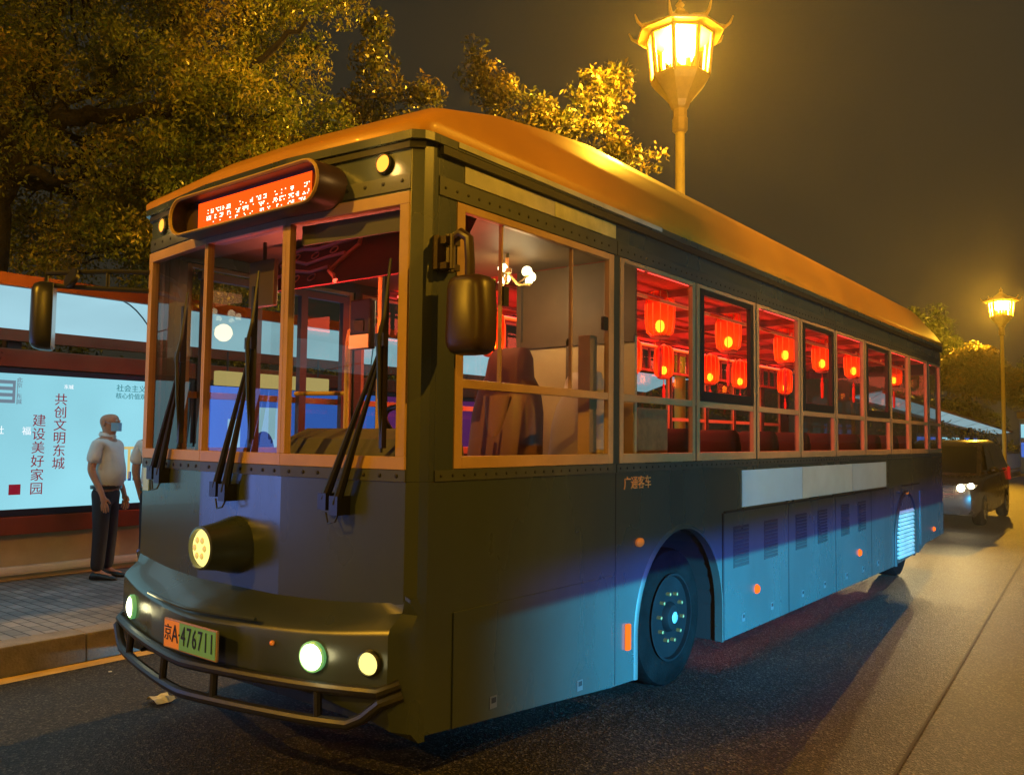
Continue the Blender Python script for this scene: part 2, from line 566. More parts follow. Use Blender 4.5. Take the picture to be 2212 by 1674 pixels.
def tree(name, label, base, trunk_pts, blobs, leaf_n, leaf_size, leaf_mat, r0, seed, group, clump=0.45, extra=(), flat=0.8):
    """trunk, forked limbs and a crown of leaf clumps gathered in the given ellipsoids (centre, radii)"""
    g = random.Random(seed)
    root = thing(name, label, 'tree', base, 0, group)
    B = Vector(base)
    mb = MB()
    limb(mb, [Vector(p) - B for p in trunk_pts], r0, r0 * 0.55, 12, 0.03, g)
    fork = Vector(trunk_pts[-1]) - B
    for e in extra:
        limb(mb, [Vector(p) - B for p in e[0]], e[1], e[2], 8, 0.05, g)
    cs, rs = [], []
    for (c, rad, k) in blobs:
        c = Vector(c) - B
        limb(mb, [fork, fork.lerp(c, 0.5) + Vector((0, 0, 0.2)), c], r0 * 0.35, r0 * 0.12, 7, 0.12, g)
        for i in range(k):
            while True:
                d = Vector((g.uniform(-1, 1), g.uniform(-1, 1), g.uniform(-1, 1)))
                if 0.15 < d.length < 1: break
            p = c + Vector((d.x * rad[0], d.y * rad[1], d.z * rad[2]))
            cs.append(p); rs.append(clump * g.uniform(0.55, 1.35))
            if i % 3 == 0:
                limb(mb, [c, c.lerp(p, .6) + Vector((0, 0, -.08)), p], r0 * 0.10, r0 * 0.03, 5, 0.06, g)
    mb.build('trunk', M_bark, root, smooth=True, angle=80)
    tot = sum(r_ ** 2 for r_ in rs)
    cnt = [max(8, int(leaf_n * r_ ** 2 / tot)) for r_ in rs]
    leaf_mesh('crown', cs, rs, cnt, leaf_size, leaf_mat, root, seed, flat)
    return root

PT = 'street trees behind the bus and shelter'
tree('tree', 'big leafy tree with long dark crooked limb, behind the lit shelter on the left', (-9.4, 1.1, 0.2),
     [(-9.4, 1.1, 0.0), (-9.45, 1.15, 2.6), (-9.35, 1.2, 4.6), (-9.27, 1.29, 5.1)],
     [((-8.9, 1.8, 8.3), (2.2, 2.2, 1.7), 95), ((-7.6, 3.5, 8.4), (1.7, 1.8, 1.6), 95), ((-9.3, 1.9, 5.9), (1.8, 1.9, 1.5), 62),
      ((-7.5, 3.6, 6.0), (1.2, 1.5, 1.1), 62), ((-9.4, 3.4, 4.6), (1.7, 2.2, 1.0), 62), ((-7.6, 2.8, 4.9), (1.0, 1.3, 0.9), 36), ((-10.4, 0.6, 6.5), (1.5, 1.5, 2.2), 48)],
     190000, 0.070, M_leafA, 0.26, 3, PT, 0.42,
     extra=[([(-9.27, 1.29, 5.06), (-9.08, 1.40, 5.55), (-8.65, 1.72, 5.81), (-8.11, 2.13, 5.93), (-7.40, 2.69, 6.03), (-6.87, 3.09, 6.40), (-6.47, 3.38, 6.76), (-6.1, 3.63, 7.17)], 0.15, 0.03),
            ([(-9.27, 1.29, 5.06), (-9.3, 1.3, 5.9), (-9.0, 1.7, 7.2), (-8.8, 1.9, 8.6)], 0.15, 0.05),
            ([(-9.9, 5.6, 3.2), (-8.9, 5.4, 5.5), (-8.0, 4.7, 6.95), (-7.6, 5.0, 7.8)], 0.08, 0.03)])
tree('tree', 'sparse young tree whose top shows over the front of the bus roof, left of two', (-7.9, 6.3, 0.2),
     [(-7.9, 6.3, 0.0), (-7.8, 6.3, 3.0), (-7.7, 6.25, 6.2)],
     [((-7.62, 6.2, 8.2), (0.22, 0.3, 0.62), 13), ((-7.5, 6.35, 7.35), (0.55, 0.6, 0.5), 24), ((-8.0, 5.9, 7.0), (0.5, 0.6, 0.35), 16), ((-6.95, 6.75, 7.3), (0.35, 0.35, 0.45), 12), ((-7.4, 6.4, 6.4), (0.8, 0.8, 0.5), 22)],
     3800, 0.11, M_leafB, 0.07, 11, PT, 0.25)
tree('tree', 'sparse wide tree behind the bus roof beside the tall lamp post', (-7.0, 10.6, 0.2),
     [(-7.0, 10.6, 0.0), (-6.95, 10.6, 3.5), (-7.0, 10.5, 7.0)],
     [((-8.1, 9.5, 9.1), (0.3, 0.35, 0.55), 13), ((-7.75, 9.8, 8.65), (0.5, 0.5, 0.4), 17), ((-7.2, 10.3, 8.15), (0.75, 0.75, 0.5), 30), ((-6.25, 11.0, 8.5), (0.5, 0.5, 0.65), 26), ((-5.95, 11.3, 8.95), (0.28, 0.3, 0.32), 10), ((-6.6, 10.8, 7.7), (1.0, 0.9, 0.4), 26), ((-5.8, 11.6, 7.4), (0.7, 0.7, 0.35), 14)],
     6500, 0.12, M_leafB, 0.08, 12, PT, 0.30)
FT = 'trees far down the road'
tree('tree', 'bright golden tree far down the road, just left of the distant lamp post', (-5.9, 48.0, 0.2),
     [(-5.9, 48, 0), (-5.9, 48, 2.5), (-5.9, 48, 4.2)],
     [((-5.4, 47.8, 6.0), (1.3, 1.6, 1.1), 40), ((-6.6, 47.2, 5.2), (1.5, 1.8, 1.0), 40), ((-4.6, 48.6, 5.0), (1.2, 1.4, 0.9), 28)],
     16000, 0.20, M_leafB, 0.16, 21, FT, 0.55)
tree('tree', 'dusky brown tall tree far behind the rear end of the bus roof', (-9.3, 52.0, 0.2),
     [(-9.3, 52, 0), (-9.3, 52, 3.5), (-9.3, 52, 5.5)],
     [((-9.0, 52, 8.2), (1.5, 1.8, 1.6), 40), ((-8.3, 52.4, 6.6), (2.0, 2.2, 1.6), 46), ((-10.0, 51.0, 8.6), (1.0, 1.2, 1.1), 20)],
     13000, 0.22, M_leafC, 0.18, 22, FT, 0.65)
tree('tree', 'dim spreading tree at the far right edge, right of the distant lamp post', (-3.6, 60.0, 0.2),
     [(-3.6, 60, 0), (-3.6, 60, 3.0), (-3.6, 60, 5.0)],
     [((-3.0, 60, 6.6), (2.0, 2.4, 1.4), 44), ((-1.5, 60.5, 5.4), (2.2, 2.4, 1.3), 40), ((-4.6, 59.5, 5.4), (1.6, 2.0, 1.3), 26)],
     14000, 0.25, M_leafC, 0.18, 23, FT, 0.7)

g = random.Random(5)
cs, rs = [], []
for i in range(230):
    yy = g.uniform(-9, 27)
    cs.append((-8.8 + g.uniform(-.6, .5), yy, g.uniform(0.6, 3.3))); rs.append(g.uniform(0.3, 0.55))
h = leaf_mesh('hedge', cs, rs, [170] * 230, 0.11, M_leafC, None, 9)
tag(h, 'long dark clipped hedge standing behind the lit shelter and hoardings', 'hedge')
cs, rs = [], []
for i in range(150):
    cs.append((g.uniform(-8.5, -5.6), g.uniform(40, 60), g.uniform(0.5, 4.0))); rs.append(g.uniform(0.5, 0.9))
h = leaf_mesh('shrubbery', cs, rs, [80] * 150, 0.22, M_leafC, None, 10)
tag(h, 'dark green mass of shrubs far away above the distant shelter', 'bushes', kind='stuff')

# ------------------------------------------------------------------ bus shelter, light boxes, wall
M_copper = mat('copper_red_beam', (0.24, 0.055, 0.018), 0.35, metal=0.5, var=0.35, vscale=0.9, rvar=0.1)
M_navy = mat('navy_frame', (0.012, 0.014, 0.03), 0.4)
M_post = mat('dark_brown_post', (0.06, 0.035, 0.025), 0.45, metal=0.3)
M_wall = mat('beige_wall_render', (0.36, 0.30, 0.20), 0.8, var=0.2, vscale=1.5, bump=0.2)
M_ledge = mat('pale_ledge_stone', (0.55, 0.50, 0.40), 0.6, var=0.15)

def canopy_mat(name, strength, c=(0.42, 0.74, 0.86)):
    mm = bpy.data.materials.new(name); mm.use_nodes = True
    n = mm.node_tree; n.nodes.clear()
    o = n.nodes.new('ShaderNodeOutputMaterial'); e = n.nodes.new('ShaderNodeEmission')
    t = n.nodes.new('ShaderNodeTexCoord')
    a = n.nodes.new('ShaderNodeTexNoise'); a.inputs['Scale'].default_value = 0.8
    n.links.new(t.outputs['Object'], a.inputs['Vector'])
    mr = n.nodes.new('ShaderNodeMapRange'); mr.inputs['To Min'].default_value = strength * 0.75; mr.inputs['To Max'].default_value = strength * 1.25
    n.links.new(a.outputs['Fac'], mr.inputs['Value'])
    e.inputs[0].default_value = (*c, 1)
    n.links.new(mr.outputs[0], e.inputs[1]); n.links.new(e.outputs[0], o.inputs[0])
    MATS[name] = mm
    return mm

M_canopy = canopy_mat('lit_canopy_membrane', 0.85)
M_seam = mat('canopy_seam', (0.05, 0.09, 0.12), 0.6)
M_boxlight = canopy_mat('white_blue_backlit_sheet', 0.9, (0.32, 0.75, 0.88))
M_boxviolet = canopy_mat('violet_backlit_sheet', 0.35, (0.35, 0.06, 0.40))
M_boxblue = canopy_mat('blue_backlit_sheet', 0.95, (0.05, 0.17, 0.72))
M_sheetpale = canopy_mat('pale_backlit_print', 0.9, (0.45, 0.80, 0.95))
M_sheetyellow = glow('yellow_backlit_print', (0.95, 0.72, 0.25), 0.7)
M_redprint = glow('dark_red_backlit_print', (0.30, 0.012, 0.03), 0.75)
M_tealprint = glow('teal_backlit_print', (0.05, 0.26, 0.32), 0.8)
M_greyprint = glow('grey_backlit_print', (0.20, 0.28, 0.36), 0.8)
M_navyprint = glow('navy_backlit_print', (0.02, 0.05, 0.26), 0.7)
M_whiteprint = glow('white_backlit_print', (0.9, 0.95, 1.0), 1.1)

XF = -6.50
def light_box(label, y0, y1, sheet, group='advertising light boxes under the shelter', zl=.93):
    root = thing('light_box', label, 'light box', (XF, (y0 + y1) / 2, 0.2), 0, group)
    L = y1 - y0; h = L / 2
    z = lambda a: a - 0.2
    MB().box(-.02, 0.0, -h + .06, h - .06, z(zl), z(2.30)).build('lit_sheet', sheet, root)
    f = MB()
    f.box(-.16, .03, -h, h, z(2.30), z(2.36)); f.box(-.16, .03, -h, h, z(zl - .07), z(zl))
    f.box(-.16, .03, -h, -h + .06, z(zl), z(2.30)); f.box(-.16, .03, h - .06, h, z(zl), z(2.30))
    f.box(-.16, -.03, -h + .06, h - .06, z(zl), z(2.30))
    f.build('frame', M_navy, root, bevel=0.006)
    MB().box(-.18, .05, -h, h, z(2.363), z(2.55)).build('header_beam', M_copper, root, bevel=0.01)
    MB().box(-.18, .04, -h, h, z(max(.205, zl - .255)), z(zl - .073)).build('lower_beam', M_copper, root, bevel=0.01)
    return root

lb = light_box('pale blue light box with red vertical slogan, behind the standing man', -3.2, 2.42, M_boxlight)
def put(parent, y, z_, body, size, m_, line=1.0, squeeze=1.0, name='lettering'):
    return text_obj(name, body, size, frame_M((0.006, y - (-3.2 + 2.42) / 2, z_ - 0.2), (0, 1, 0)), m_, parent, 0.002, 'CENTER', line, squeeze)
for i, ch in enumerate('共创文明东城'): put(lb, 0.907, 2.047 - i * 0.134, ch, 0.135, M_redprint)
for i, ch in enumerate('建设美好家园'): put(lb, 0.70, 1.822 - i * 0.140, ch, 0.135, M_redprint)
put(lb, 1.66, 2.205, '社会主义', 0.085, M_tealprint)
put(lb, 1.66, 2.12, '核心价值观', 0.07, M_tealprint)
for i, ch in enumerate('北京·东城'): put(lb, 0.497, 2.235 - i * 0.055, ch, 0.055, M_greyprint)
lo = MB()
yy = 0.39 - (-3.2 + 2.42) / 2
for k in range(4):
    lo.box(.002, .006, yy - .13, yy + .045, 1.80 + k * .065, 1.835 + k * .065)
lo.box(.002, .006, yy + .045, yy + .07, 1.80, 2.03)
lo.box(.002, .005, yy + .087, yy + .092, 1.79, 2.05)
lo.build('emblem', M_greyprint, lb)
sl = MB(); ys = 0.495 - (-3.2 + 2.42) / 2
sl.box(.002, .006, ys - .055, ys + .055, .875, .98)
sl.build('seal', M_redprint, lb)
for a, ch in enumerate(('印', '章')): pass
put(lb, 0.582, 1.715, '福', 0.09, M_whiteprint); put(lb, 0.33, 1.72, '社', 0.09, M_whiteprint)
put(lb, 0.98, 2.19, '东城', 0.05, M_whiteprint)
# printed skyline drawing low on the right of the sheet
pr_ = MB(); y0 = 1.55 - (-3.2 + 2.42) / 2
g = random.Random(2)
for k in range(14):
    a = y0 + k * .055; hh = g.choice([.10, .16, .24, .30])
    pr_.box(.002, .005, a, a + .035, .98, .98 + hh)
pr_.build('printed_drawing', M_navyprint, lb)
pg = MB(); pg.box(.002, .005, y0, y0 + .5, 1.33, 1.36); pg.box(.002, .005, y0 + .1, y0 + .13, 1.0, 1.33); pg.box(.002, .005, y0 + .35, y0 + .38, 1.0, 1.33)
pg.build('printed_gateway', M_sheetyellow, lb)

lc = light_box('deep blue light box with yellow flower print, seen through the windscreen', 2.52, 5.4, M_boxblue)
cy = (2.52 + 5.4) / 2
p_ = MB()
for (a_, b_, c_, d_) in ((2.9, 3.08, .85, 1.7), (3.25, 3.78, 1.25, 1.86), (3.02, 3.14, 1.95, 1.98), (4.5, 4.9, .9, 1.6)):
    MB().box(.002, .006, a_ - cy, b_ - cy, c_, d_).build('printed_panel', M_sheetpale, lc)
p_ = MB(); g = random.Random(4)
for (fy, fz) in ((3.62, 1.02), (3.74, 1.18), (3.9, .95), (4.6, 1.1), (5.0, .95)):
    p_ = MB()
    for k in range(9):
        an = k * 0.7; rr = .03 + .011 * k
        p_.lathe([(0.035, 0.0), (0.0001, 0.003)], frame_M((.0075, fy - cy + rr * math.cos(an), fz + rr * math.sin(an)), (0, 1, 0)), 8)
    p_.build('printed_flower', M_sheetyellow, lc)
p_ = MB()
p_.lathe([(.17, 0), (.0001, .002)], frame_M((.0095, 3.42 - cy, 1.30), (0, 1, 0)) @ Matrix.Diagonal((1, 1.5, 1, 1)), 24)
p_.build('printed_shape', M_navyprint, lc); p_ = MB()
p_.lathe([(.10, 0), (.0001, .002)], frame_M((.0095, 2.80 - cy, 1.10), (0, 1, 0)) @ Matrix.Diagonal((1, 2.4, 1, 1)), 24)
p_.build('printed_shape', M_navyprint, lc)
lz = thing('station_sign', 'yellow lit station name board under the shelter, seen through the windscreen', 'sign', (XF + .35, 3.25, 2.36))
MB().box(-.05, .05, -.75, .9, -.07, .10).build('board', M_sheetyellow, lz, bevel=.01)
for yy in (-.6, .75): MB().tube([(0, yy, .1), (0, yy, .34)], .012).build('hanger', M_post, lz)
light_box('dim violet light box farther along the shelter, beside the middle of the bus', 5.5, 12.0, M_boxviolet)
light_box('bright blue light box in front of the bus, outside the left edge', -6.6, -3.35, canopy_mat('bright_blue_backlit_sheet', 3.6, (0.16, 0.30, 0.95)), zl=.36)

wl = thing('low_wall', 'low beige rendered wall under the light boxes', 'wall', (-6.6, 0, 0.2))
MB().box(-.25, .0, -9.4, 13.5, 0, .47).build('wall_face', M_wall, wl)
MB().box(.002, .09, -9.4, 13.5, .06, .15).build('ledge', M_ledge, wl, bevel=.03)

def shelter(name, label, edge, y0, y1, n, depth=1.95, posts=True, mem=None):
    """canopy from front edge edge(y) -> (x, z); lit membrane underside between copper beams"""
    root = thing(name, label, 'bus shelter', (0, 0, 0.2))
    mem = mem or M_canopy
    rows = []; top = []
    N = 9
    for i in range(n + 1):
        y = y0 + (y1 - y0) * i / n
        x, z = edge(y)
        rows.append([(x - depth * k / N, y, z - .2 + 0.02 - 0.16 * k / N + (0.16 if depth > 1.5 else 0.0) * math.sin(math.pi * k / N)) for k in range(N + 1)])
        top.append([(p[0], p[1], p[2] + .05) for p in rows[-1]])
    MB().sheet(rows).build('canopy_membrane', mem, root, smooth=True)
    MB().sheet(top).build('canopy_roof', mat('canopy_top', (0.3, 0.3, 0.3), 0.5), root, smooth=True)
    fb = MB(); rb = MB()
    for i in range(n):
        ya = y0 + (y1 - y0) * i / n; yb = y0 + (y1 - y0) * (i + 1) / n
        (xa, za), (xb, zb) = edge(ya), edge(yb)
        fb.hexa([(xa, ya, za - .22), (xa + .06, ya, za - .22), (xb + .06, yb, zb - .22), (xb, yb, zb - .22), (xa, ya, za - .12), (xa + .06, ya, za - .12), (xb + .06, yb, zb - .12), (xb, yb, zb - .12)])
        rb.hexa([(xa - depth - .1, ya, za - .46), (xa - depth, ya, za - .46), (xb - depth, yb, zb - .46), (xb - depth - .1, yb, zb - .46),
                 (xa - depth - .1, ya, za - .33), (xa - depth, ya, za - .33), (xb - depth, yb, zb - .33), (xb - depth - .1, yb, zb - .33)])
    fb.build('front_beam', M_copper, root); rb.build('rear_beam', M_copper, root)
    sm = MB()
    for i in range(0, n, 2):
        a = rows[i]; b = rows[min(n, i + 1)]
        pts = [Vector(a[k]).lerp(Vector(b[k]), k / N) + Vector((0, 0, -.012)) for k in range(N + 1)]
        sm.tube(pts, .008, 5)
    sm.build('seam', M_seam, root)
    if posts:
        k = y0 + .8
        while k < y1:
            x, z = edge(k)
            MB().box(x - depth - .26, x - depth - .12, k - .07, k + .07, 0, z - .2 - .14).build('post', M_post, root, bevel=.01)
            k += 4.6
    return root
shelter('bus_shelter', 'long bus shelter with glowing pale blue canopy and copper red beams, behind the men', lambda y: (-4.6, 2.90), -9.5, 13.5, 14)
shelter('bus_shelter', 'distant bus shelter with lit blue white canopy, beyond the dark car', lambda y: (-5.0, 3.05 - (y - 36.4) * 0.0352), 27, 56, 16, depth=1.0, mem=canopy_mat('distant_canopy_membrane', 0.5))
for (yy, y2, mt, lab) in ((36.0, 39.5, M_boxblue, 'small blue lit panel under the distant shelter, left of the white one'), (41.0, 45.0, M_boxlight, 'small white lit panel under the distant shelter'), (46.5, 50.0, M_boxblue, 'blue lit panel under the distant shelter, farthest along it')):
    r_ = thing('light_box', lab, 'light box', (-5.9, (yy + y2) / 2, 0.2), 0, 'lit panels under the distant shelter')
    hh = (y2 - yy) / 2
    MB().box(-.02, 0, -hh, hh, .9, 1.75).build('lit_sheet', mt, r_)
    MB().box(-.15, -.021, -hh - .1, hh + .1, .0, 1.9).build('frame', M_navy, r_)

M_rail = mat('white_rail_paint', (0.6, 0.62, 0.62), 0.4)
fr = thing('railing', 'white metal railing beside the far road, left of the blue kiosk', 'railing', (-4.1, 45.6, 0))
p_ = MB()
for k in range(26): p_.box(-.02, .02, k * .3 - .02, k * .3 + .02, .1, 1.15)
p_.build('balusters', M_rail, fr)
p_ = MB(); p_.box(-.03, .03, 0, 7.6, 1.15, 1.22); p_.box(-.03, .03, 0, 7.6, .3, .36); p_.build('rails', M_rail, fr)
kk = thing('kiosk', 'blue lit kiosk cut by the right edge of the photo, far away', 'kiosk', (-3.1, 48.0, 0))
MB().box(-.45, .9, -.4, .4, .15, 3.0).build('body', mat('kiosk_blue', (0.03, 0.12, 0.42), 0.4), kk, bevel=.04)
MB().box(-.38, .8, -.42, -.401, 1.0, 1.75).build('lit_sheet', M_boxblue, kk)
MB().box(-.38, .8, -.42, -.401, 2.0, 2.7).build('lit_window', M_boxlight, kk)
MB().box(-.55, 1.0, -.5, .5, 3.0, 3.35).build('roof', M_post, kk, bevel=.03)
MB().box(-.5, .95, -.45, .45, 0, .15).build('plinth', M_kerb, kk)

# ------------------------------------------------------------------ street lamps
M_gold = mat('gilded_iron', (0.55, 0.36, 0.10), 0.45, metal=0.2, var=0.2)
M_polemat = mat('yellow_pole_paint', (0.85, 0.62, 0.10), 0.45, var=0.12, vscale=2)
M_bulb = glow('sodium_bulb', (1.0, 0.62, 0.16), 60.0)
_n = M_bulb.node_tree
_tr = _n.nodes.new('ShaderNodeBsdfTransparent'); _ad = _n.nodes.new('ShaderNodeAddShader')
_em = [k for k in _n.nodes if k.type == 'EMISSION'][0]; _ou = [k for k in _n.nodes if k.type == 'OUTPUT_MATERIAL'][0]
_n.links.new(_em.outputs[0], _ad.inputs[0]); _n.links.new(_tr.outputs[0], _ad.inputs[1]); _n.links.new(_ad.outputs[0], _ou.inputs[0])
M_amber = translucent('amber_frosted_glass', (1.0, 0.80, 0.22), clear=0.9985, tl=0.75)
LAMP_COL = (1.0, 0.60, 0.13)
def lamp(label, loc, power):
    root = thing('street_lamp', label, 'street lamp', loc, R(22.5 + 38.4), 'pagoda style street lamps along the road')
    MB().lathe([(.26, 0), (.26, .25), (.20, .35), (.16, .45), (.10, .5)], None, 16).build('base', M_gold, root, smooth=True)
    MB().lathe([(.098, .5), (.094, 4), (.082, 7.0)], None, 20).build('pole', M_polemat, root, smooth=True)
    MB().lathe([(.10, 6.990), (.135, 7.030), (.14, 7.250), (.125, 7.270), (.125, 7.410), (.16, 7.450), (.20, 7.550), (.30, 7.670), (.46, 7.850), (.53, 7.950), (.53, 8.000)], None, 8).build('bowl', M_gold, root)
    e = MB()
    for k in range(8):
        a = 2 * math.pi * k / 8
        p0 = Vector((.505 * math.cos(a), .505 * math.sin(a), 8.000)); p1 = Vector((.575 * math.cos(a), .575 * math.sin(a), 8.724))
        e.tube([p0, p1], .042, 6)
    e.build('bars', M_gold, root)
    gm = MB()
    for k in range(8):
        a, b = 2 * math.pi * k / 8, 2 * math.pi * (k + 1) / 8
        q = lambda an, r_, z: (r_ * math.cos(an), r_ * math.sin(an), z)
        gm.add([q(a, .495, 8.006), q(b, .495, 8.006), q(b, .565, 8.718), q(a, .565, 8.718)], [(0, 1, 2, 3)])
    gm.build('glass_pane', M_amber, root)
    MB().lathe([(.60, 8.711), (.60, 8.752), (.78, 8.758), (.80, 8.792), (.62, 8.859), (.42, 8.955), (.25, 9.090), (.12, 9.198), (.07, 9.225)], None, 8).build('roof', M_gold, root)
    hn = MB()
    for k in range(8):
        a = 2 * math.pi * k / 8
        c, s = math.cos(a), math.sin(a)
        hn.tube([(.40 * c, .40 * s, 8.982), (.62 * c, .62 * s, 8.874), (.80 * c, .80 * s, 8.806), (.88 * c, .88 * s, 8.859), (.94 * c, .94 * s, 8.982)], [.03, .035, .035, .028, .012], 6)
    hn.build('eave_horns', M_gold, root)
    MB().lathe([(.07, 9.225), (.09, 9.253), (.05, 9.294), (.085, 9.348), (.03, 9.415), (.001, 9.524)], None, 10).build('finial', M_gold, root, smooth=True)
    b = MB()
    for k in range(4):
        a = math.pi / 2 * k + .4
        b.ball((.17 * math.cos(a), .17 * math.sin(a), 8.495), .155, 14, 0, 1.3)
    b.build('bulb', M_bulb, root)
    s = MB()
    for k in range(4):
        a = math.pi / 2 * k + .4
        s.tube([(.17 * math.cos(a), .17 * math.sin(a), 8.135), (.17 * math.cos(a), .17 * math.sin(a), 8.413)], .05, 8)
    s.lathe([(.25, 8.075), (.25, 8.135)], None, 12); s.tube([(0, 0, 7.950), (0, 0, 8.101)], .05, 8)
    s.build('socket', M_gold, root)
    point_light('lamp_light', (0, 0, 8.57), power, LAMP_COL, 0.04, root)
    return root
L1 = lamp('tall glowing pagoda street lamp rising behind the bus roof', (-4.07, 10.28, 0.2), 7000)
def lamp_copy(label, loc, power):
    o = copy_tree(L1); o.location = loc; o['label'] = label
    for c in o.children:
        if c.type == 'LIGHT':
            c.data = c.data.copy(); c.data.energy = power
    return o
lamp_copy('smaller distant pagoda street lamp at the right edge of the photo', (-4.0, 45.8, 0.2), 11000)
lamp_copy('pagoda street lamp on the pavement in front of the bus, outside the frame', (-4.3, -12.0, 0.2), 6000)
lamp_copy('pagoda street lamp across the road level with the bus, outside the frame', (9.5, 5.0, 0.0), 4300)
lamp_copy('pagoda street lamp across the road behind the photographer, outside the frame', (9.5, -15.0, 0.0), 3500)

# ------------------------------------------------------------------ headlamp beams falling on the scene from traffic
def beam(name, loc, target, power, color, angle, z_cut, soft, spill=0.05, low=(-.115, -.075, .03, 1.0), side=(.25, .32)):
    """low beam: spot whose upper half is cut off sharply, as a dipped headlamp's is"""
    o = spot_light(name, loc, target, power, color, angle, 0.6, 0.02)
    l = o.data; l.use_nodes = True
    n = l.node_tree; e = n.nodes['Emission']
    t = n.nodes.new('ShaderNodeTexCoord')
    s = n.nodes.new('ShaderNodeSeparateXYZ')
    n.links.new(t.outputs['Normal'], s.inputs[0])
    mr = n.nodes.new('ShaderNodeMapRange')
    mr.interpolation_type = 'SMOOTHSTEP'
    mr.inputs['From Min'].default_value = z_cut - soft; mr.inputs['From Max'].default_value = z_cut + soft
    mr.inputs['To Min'].default_value = 1.0; mr.inputs['To Max'].default_value = spill
    n.links.new(s.outputs['Y'], mr.inputs['Value'])
    m2 = n.nodes.new('ShaderNodeMapRange')
    m2.inputs['From Min'].default_value = low[0]; m2.inputs['From Max'].default_value = low[1]
    n.links.new(s.outputs['Y'], m2.inputs['Value'])
    pw = n.nodes.new('ShaderNodeMath'); pw.operation = 'POWER'; pw.inputs[1].default_value = low[3]
    n.links.new(m2.outputs[0], pw.inputs[0])
    mxx = n.nodes.new('ShaderNodeMath'); mxx.operation = 'MAXIMUM'; mxx.inputs[1].default_value = low[2]
    n.links.new(pw.outputs[0], mxx.inputs[0])
    m3 = n.nodes.new('ShaderNodeMapRange')
    m3.inputs['From Min'].default_value = side[0]; m3.inputs['From Max'].default_value = side[1]
    m3.inputs['To Min'].default_value = 1.0; m3.inputs['To Max'].default_value = 0.0
    n.links.new(s.outputs['X'], m3.inputs['Value'])
    m4 = n.nodes.new('ShaderNodeMath'); m4.operation = 'MULTIPLY'
    n.links.new(m3.outputs[0], m4.inputs[0]); n.links.new(mxx.outputs[0], m4.inputs[1])
    mu = n.nodes.new('ShaderNodeMath'); mu.operation = 'MULTIPLY'
    n.links.new(mr.outputs[0], mu.inputs[0]); n.links.new(m4.outputs[0], mu.inputs[1])
    n.links.new(mu.outputs[0], e.inputs['Strength'])
    return o

beam('oncoming_low_beam', (7.6, 1.0, .76), (0.0, 8.2, .76), 19000, (0.05, 0.66, 0.84), 102, 0.006, .0025, .05)
beam('oncoming_low_beam', (7.6, 1.0, .76), (0.0, 8.2, .76), 11000, (0.05, 0.14, 1.0), 100, 0.027, .018, .02)

# ================================================================== THE BUS
def bus_paint(name, c, rough):
    mm = mat(name, c, rough, spec=0.9, coat=0.15)
    n = mm.node_tree; b = n.nodes['Principled BSDF']
    t = n.nodes.new('ShaderNodeTexCoord')
    mp = n.nodes.new('ShaderNodeMapping'); mp.inputs['Scale'].default_value = (1.6, 1.6, 0.5)
    n.links.new(t.outputs['Object'], mp.inputs[0])
    a = n.nodes.new('ShaderNodeTexNoise'); a.inputs['Scale'].default_value = 1.2; a.inputs['Detail'].default_value = 3; a.inputs['Roughness'].default_value = .6
    n.links.new(mp.outputs[0], a.inputs['Vector'])
    d = n.nodes.new('ShaderNodeTexNoise'); d.inputs['Scale'].default_value = 0.8; d.inputs['Detail'].default_value = 8
    n.links.new(t.outputs['Object'], d.inputs['Vector'])
    s = n.nodes.new('ShaderNodeMath'); s.operation = 'ADD'
    n.links.new(a.outputs['Fac'], s.inputs[0]); n.links.new(d.outputs['Fac'], s.inputs[1])
    r_ = n.nodes.new('ShaderNodeValToRGB')
    r_.color_ramp.elements[0].position = .38; r_.color_ramp.elements[1].position = .62
    r_.color_ramp.elements[0].color = (*[k * .80 for k in c], 1); r_.color_ramp.elements[1].color = (*[k * 1.18 for k in c], 1)
    hf = n.nodes.new('ShaderNodeMath'); hf.operation = 'MULTIPLY'; hf.inputs[1].default_value = .5
    n.links.new(s.outputs[0], hf.inputs[0]); n.links.new(hf.outputs[0], r_.inputs['Fac']); n.links.new(r_.outputs[0], b.inputs['Base Color'])
    mr = n.nodes.new('ShaderNodeMapRange'); mr.inputs['From Min'].default_value = .35; mr.inputs['From Max'].default_value = .65
    mr.inputs['To Min'].default_value = rough + .10; mr.inputs['To Max'].default_value = rough - .07
    n.links.new(hf.outputs[0], mr.inputs['Value']); n.links.new(mr.outputs[0], b.inputs['Roughness'])
    w_ = n.nodes.new('ShaderNodeTexNoise'); w_.inputs['Scale'].default_value = 2.2; w_.inputs['Detail'].default_value = 1
    n.links.new(t.outputs['Object'], w_.inputs['Vector'])
    bp = n.nodes.new('ShaderNodeBump'); bp.inputs['Strength'].default_value = .08; bp.inputs['Distance'].default_value = .02
    n.links.new(w_.outputs['Fac'], bp.inputs['Height']); n.links.new(bp.outputs[0], b.inputs['Normal'])
    return mm
M_body = bus_paint('slate_green_paint', (0.036, 0.049, 0.046), 0.27)
M_strip = mat('slate_trim_paint', (0.045, 0.052, 0.046), 0.45, var=0.2, vscale=4)
M_rivet = mat('dark_rivet', (0.02, 0.02, 0.02), 0.5, metal=0.5)
M_roof = mat('golden_roof_paint', (0.52, 0.24, 0.022), 0.45, var=0.14, vscale=0.8, rvar=0.08, coat=0.2)
M_black = mat('black_rubber', (0.012, 0.012, 0.012), 0.6)
M_frame = mat('tan_window_frame', (0.40, 0.24, 0.115), 0.42, var=0.15, vscale=3)
M_pale = mat('pale_plate_paint', (0.42, 0.41, 0.36), 0.5, var=0.25, vscale=2.5)
M_bluetint = mat('blue_tinted_plate_paint', (0.34, 0.56, 0.82), 0.30, var=0.10, vscale=1.2)  # blue of the beam light put into the white plate's base colour
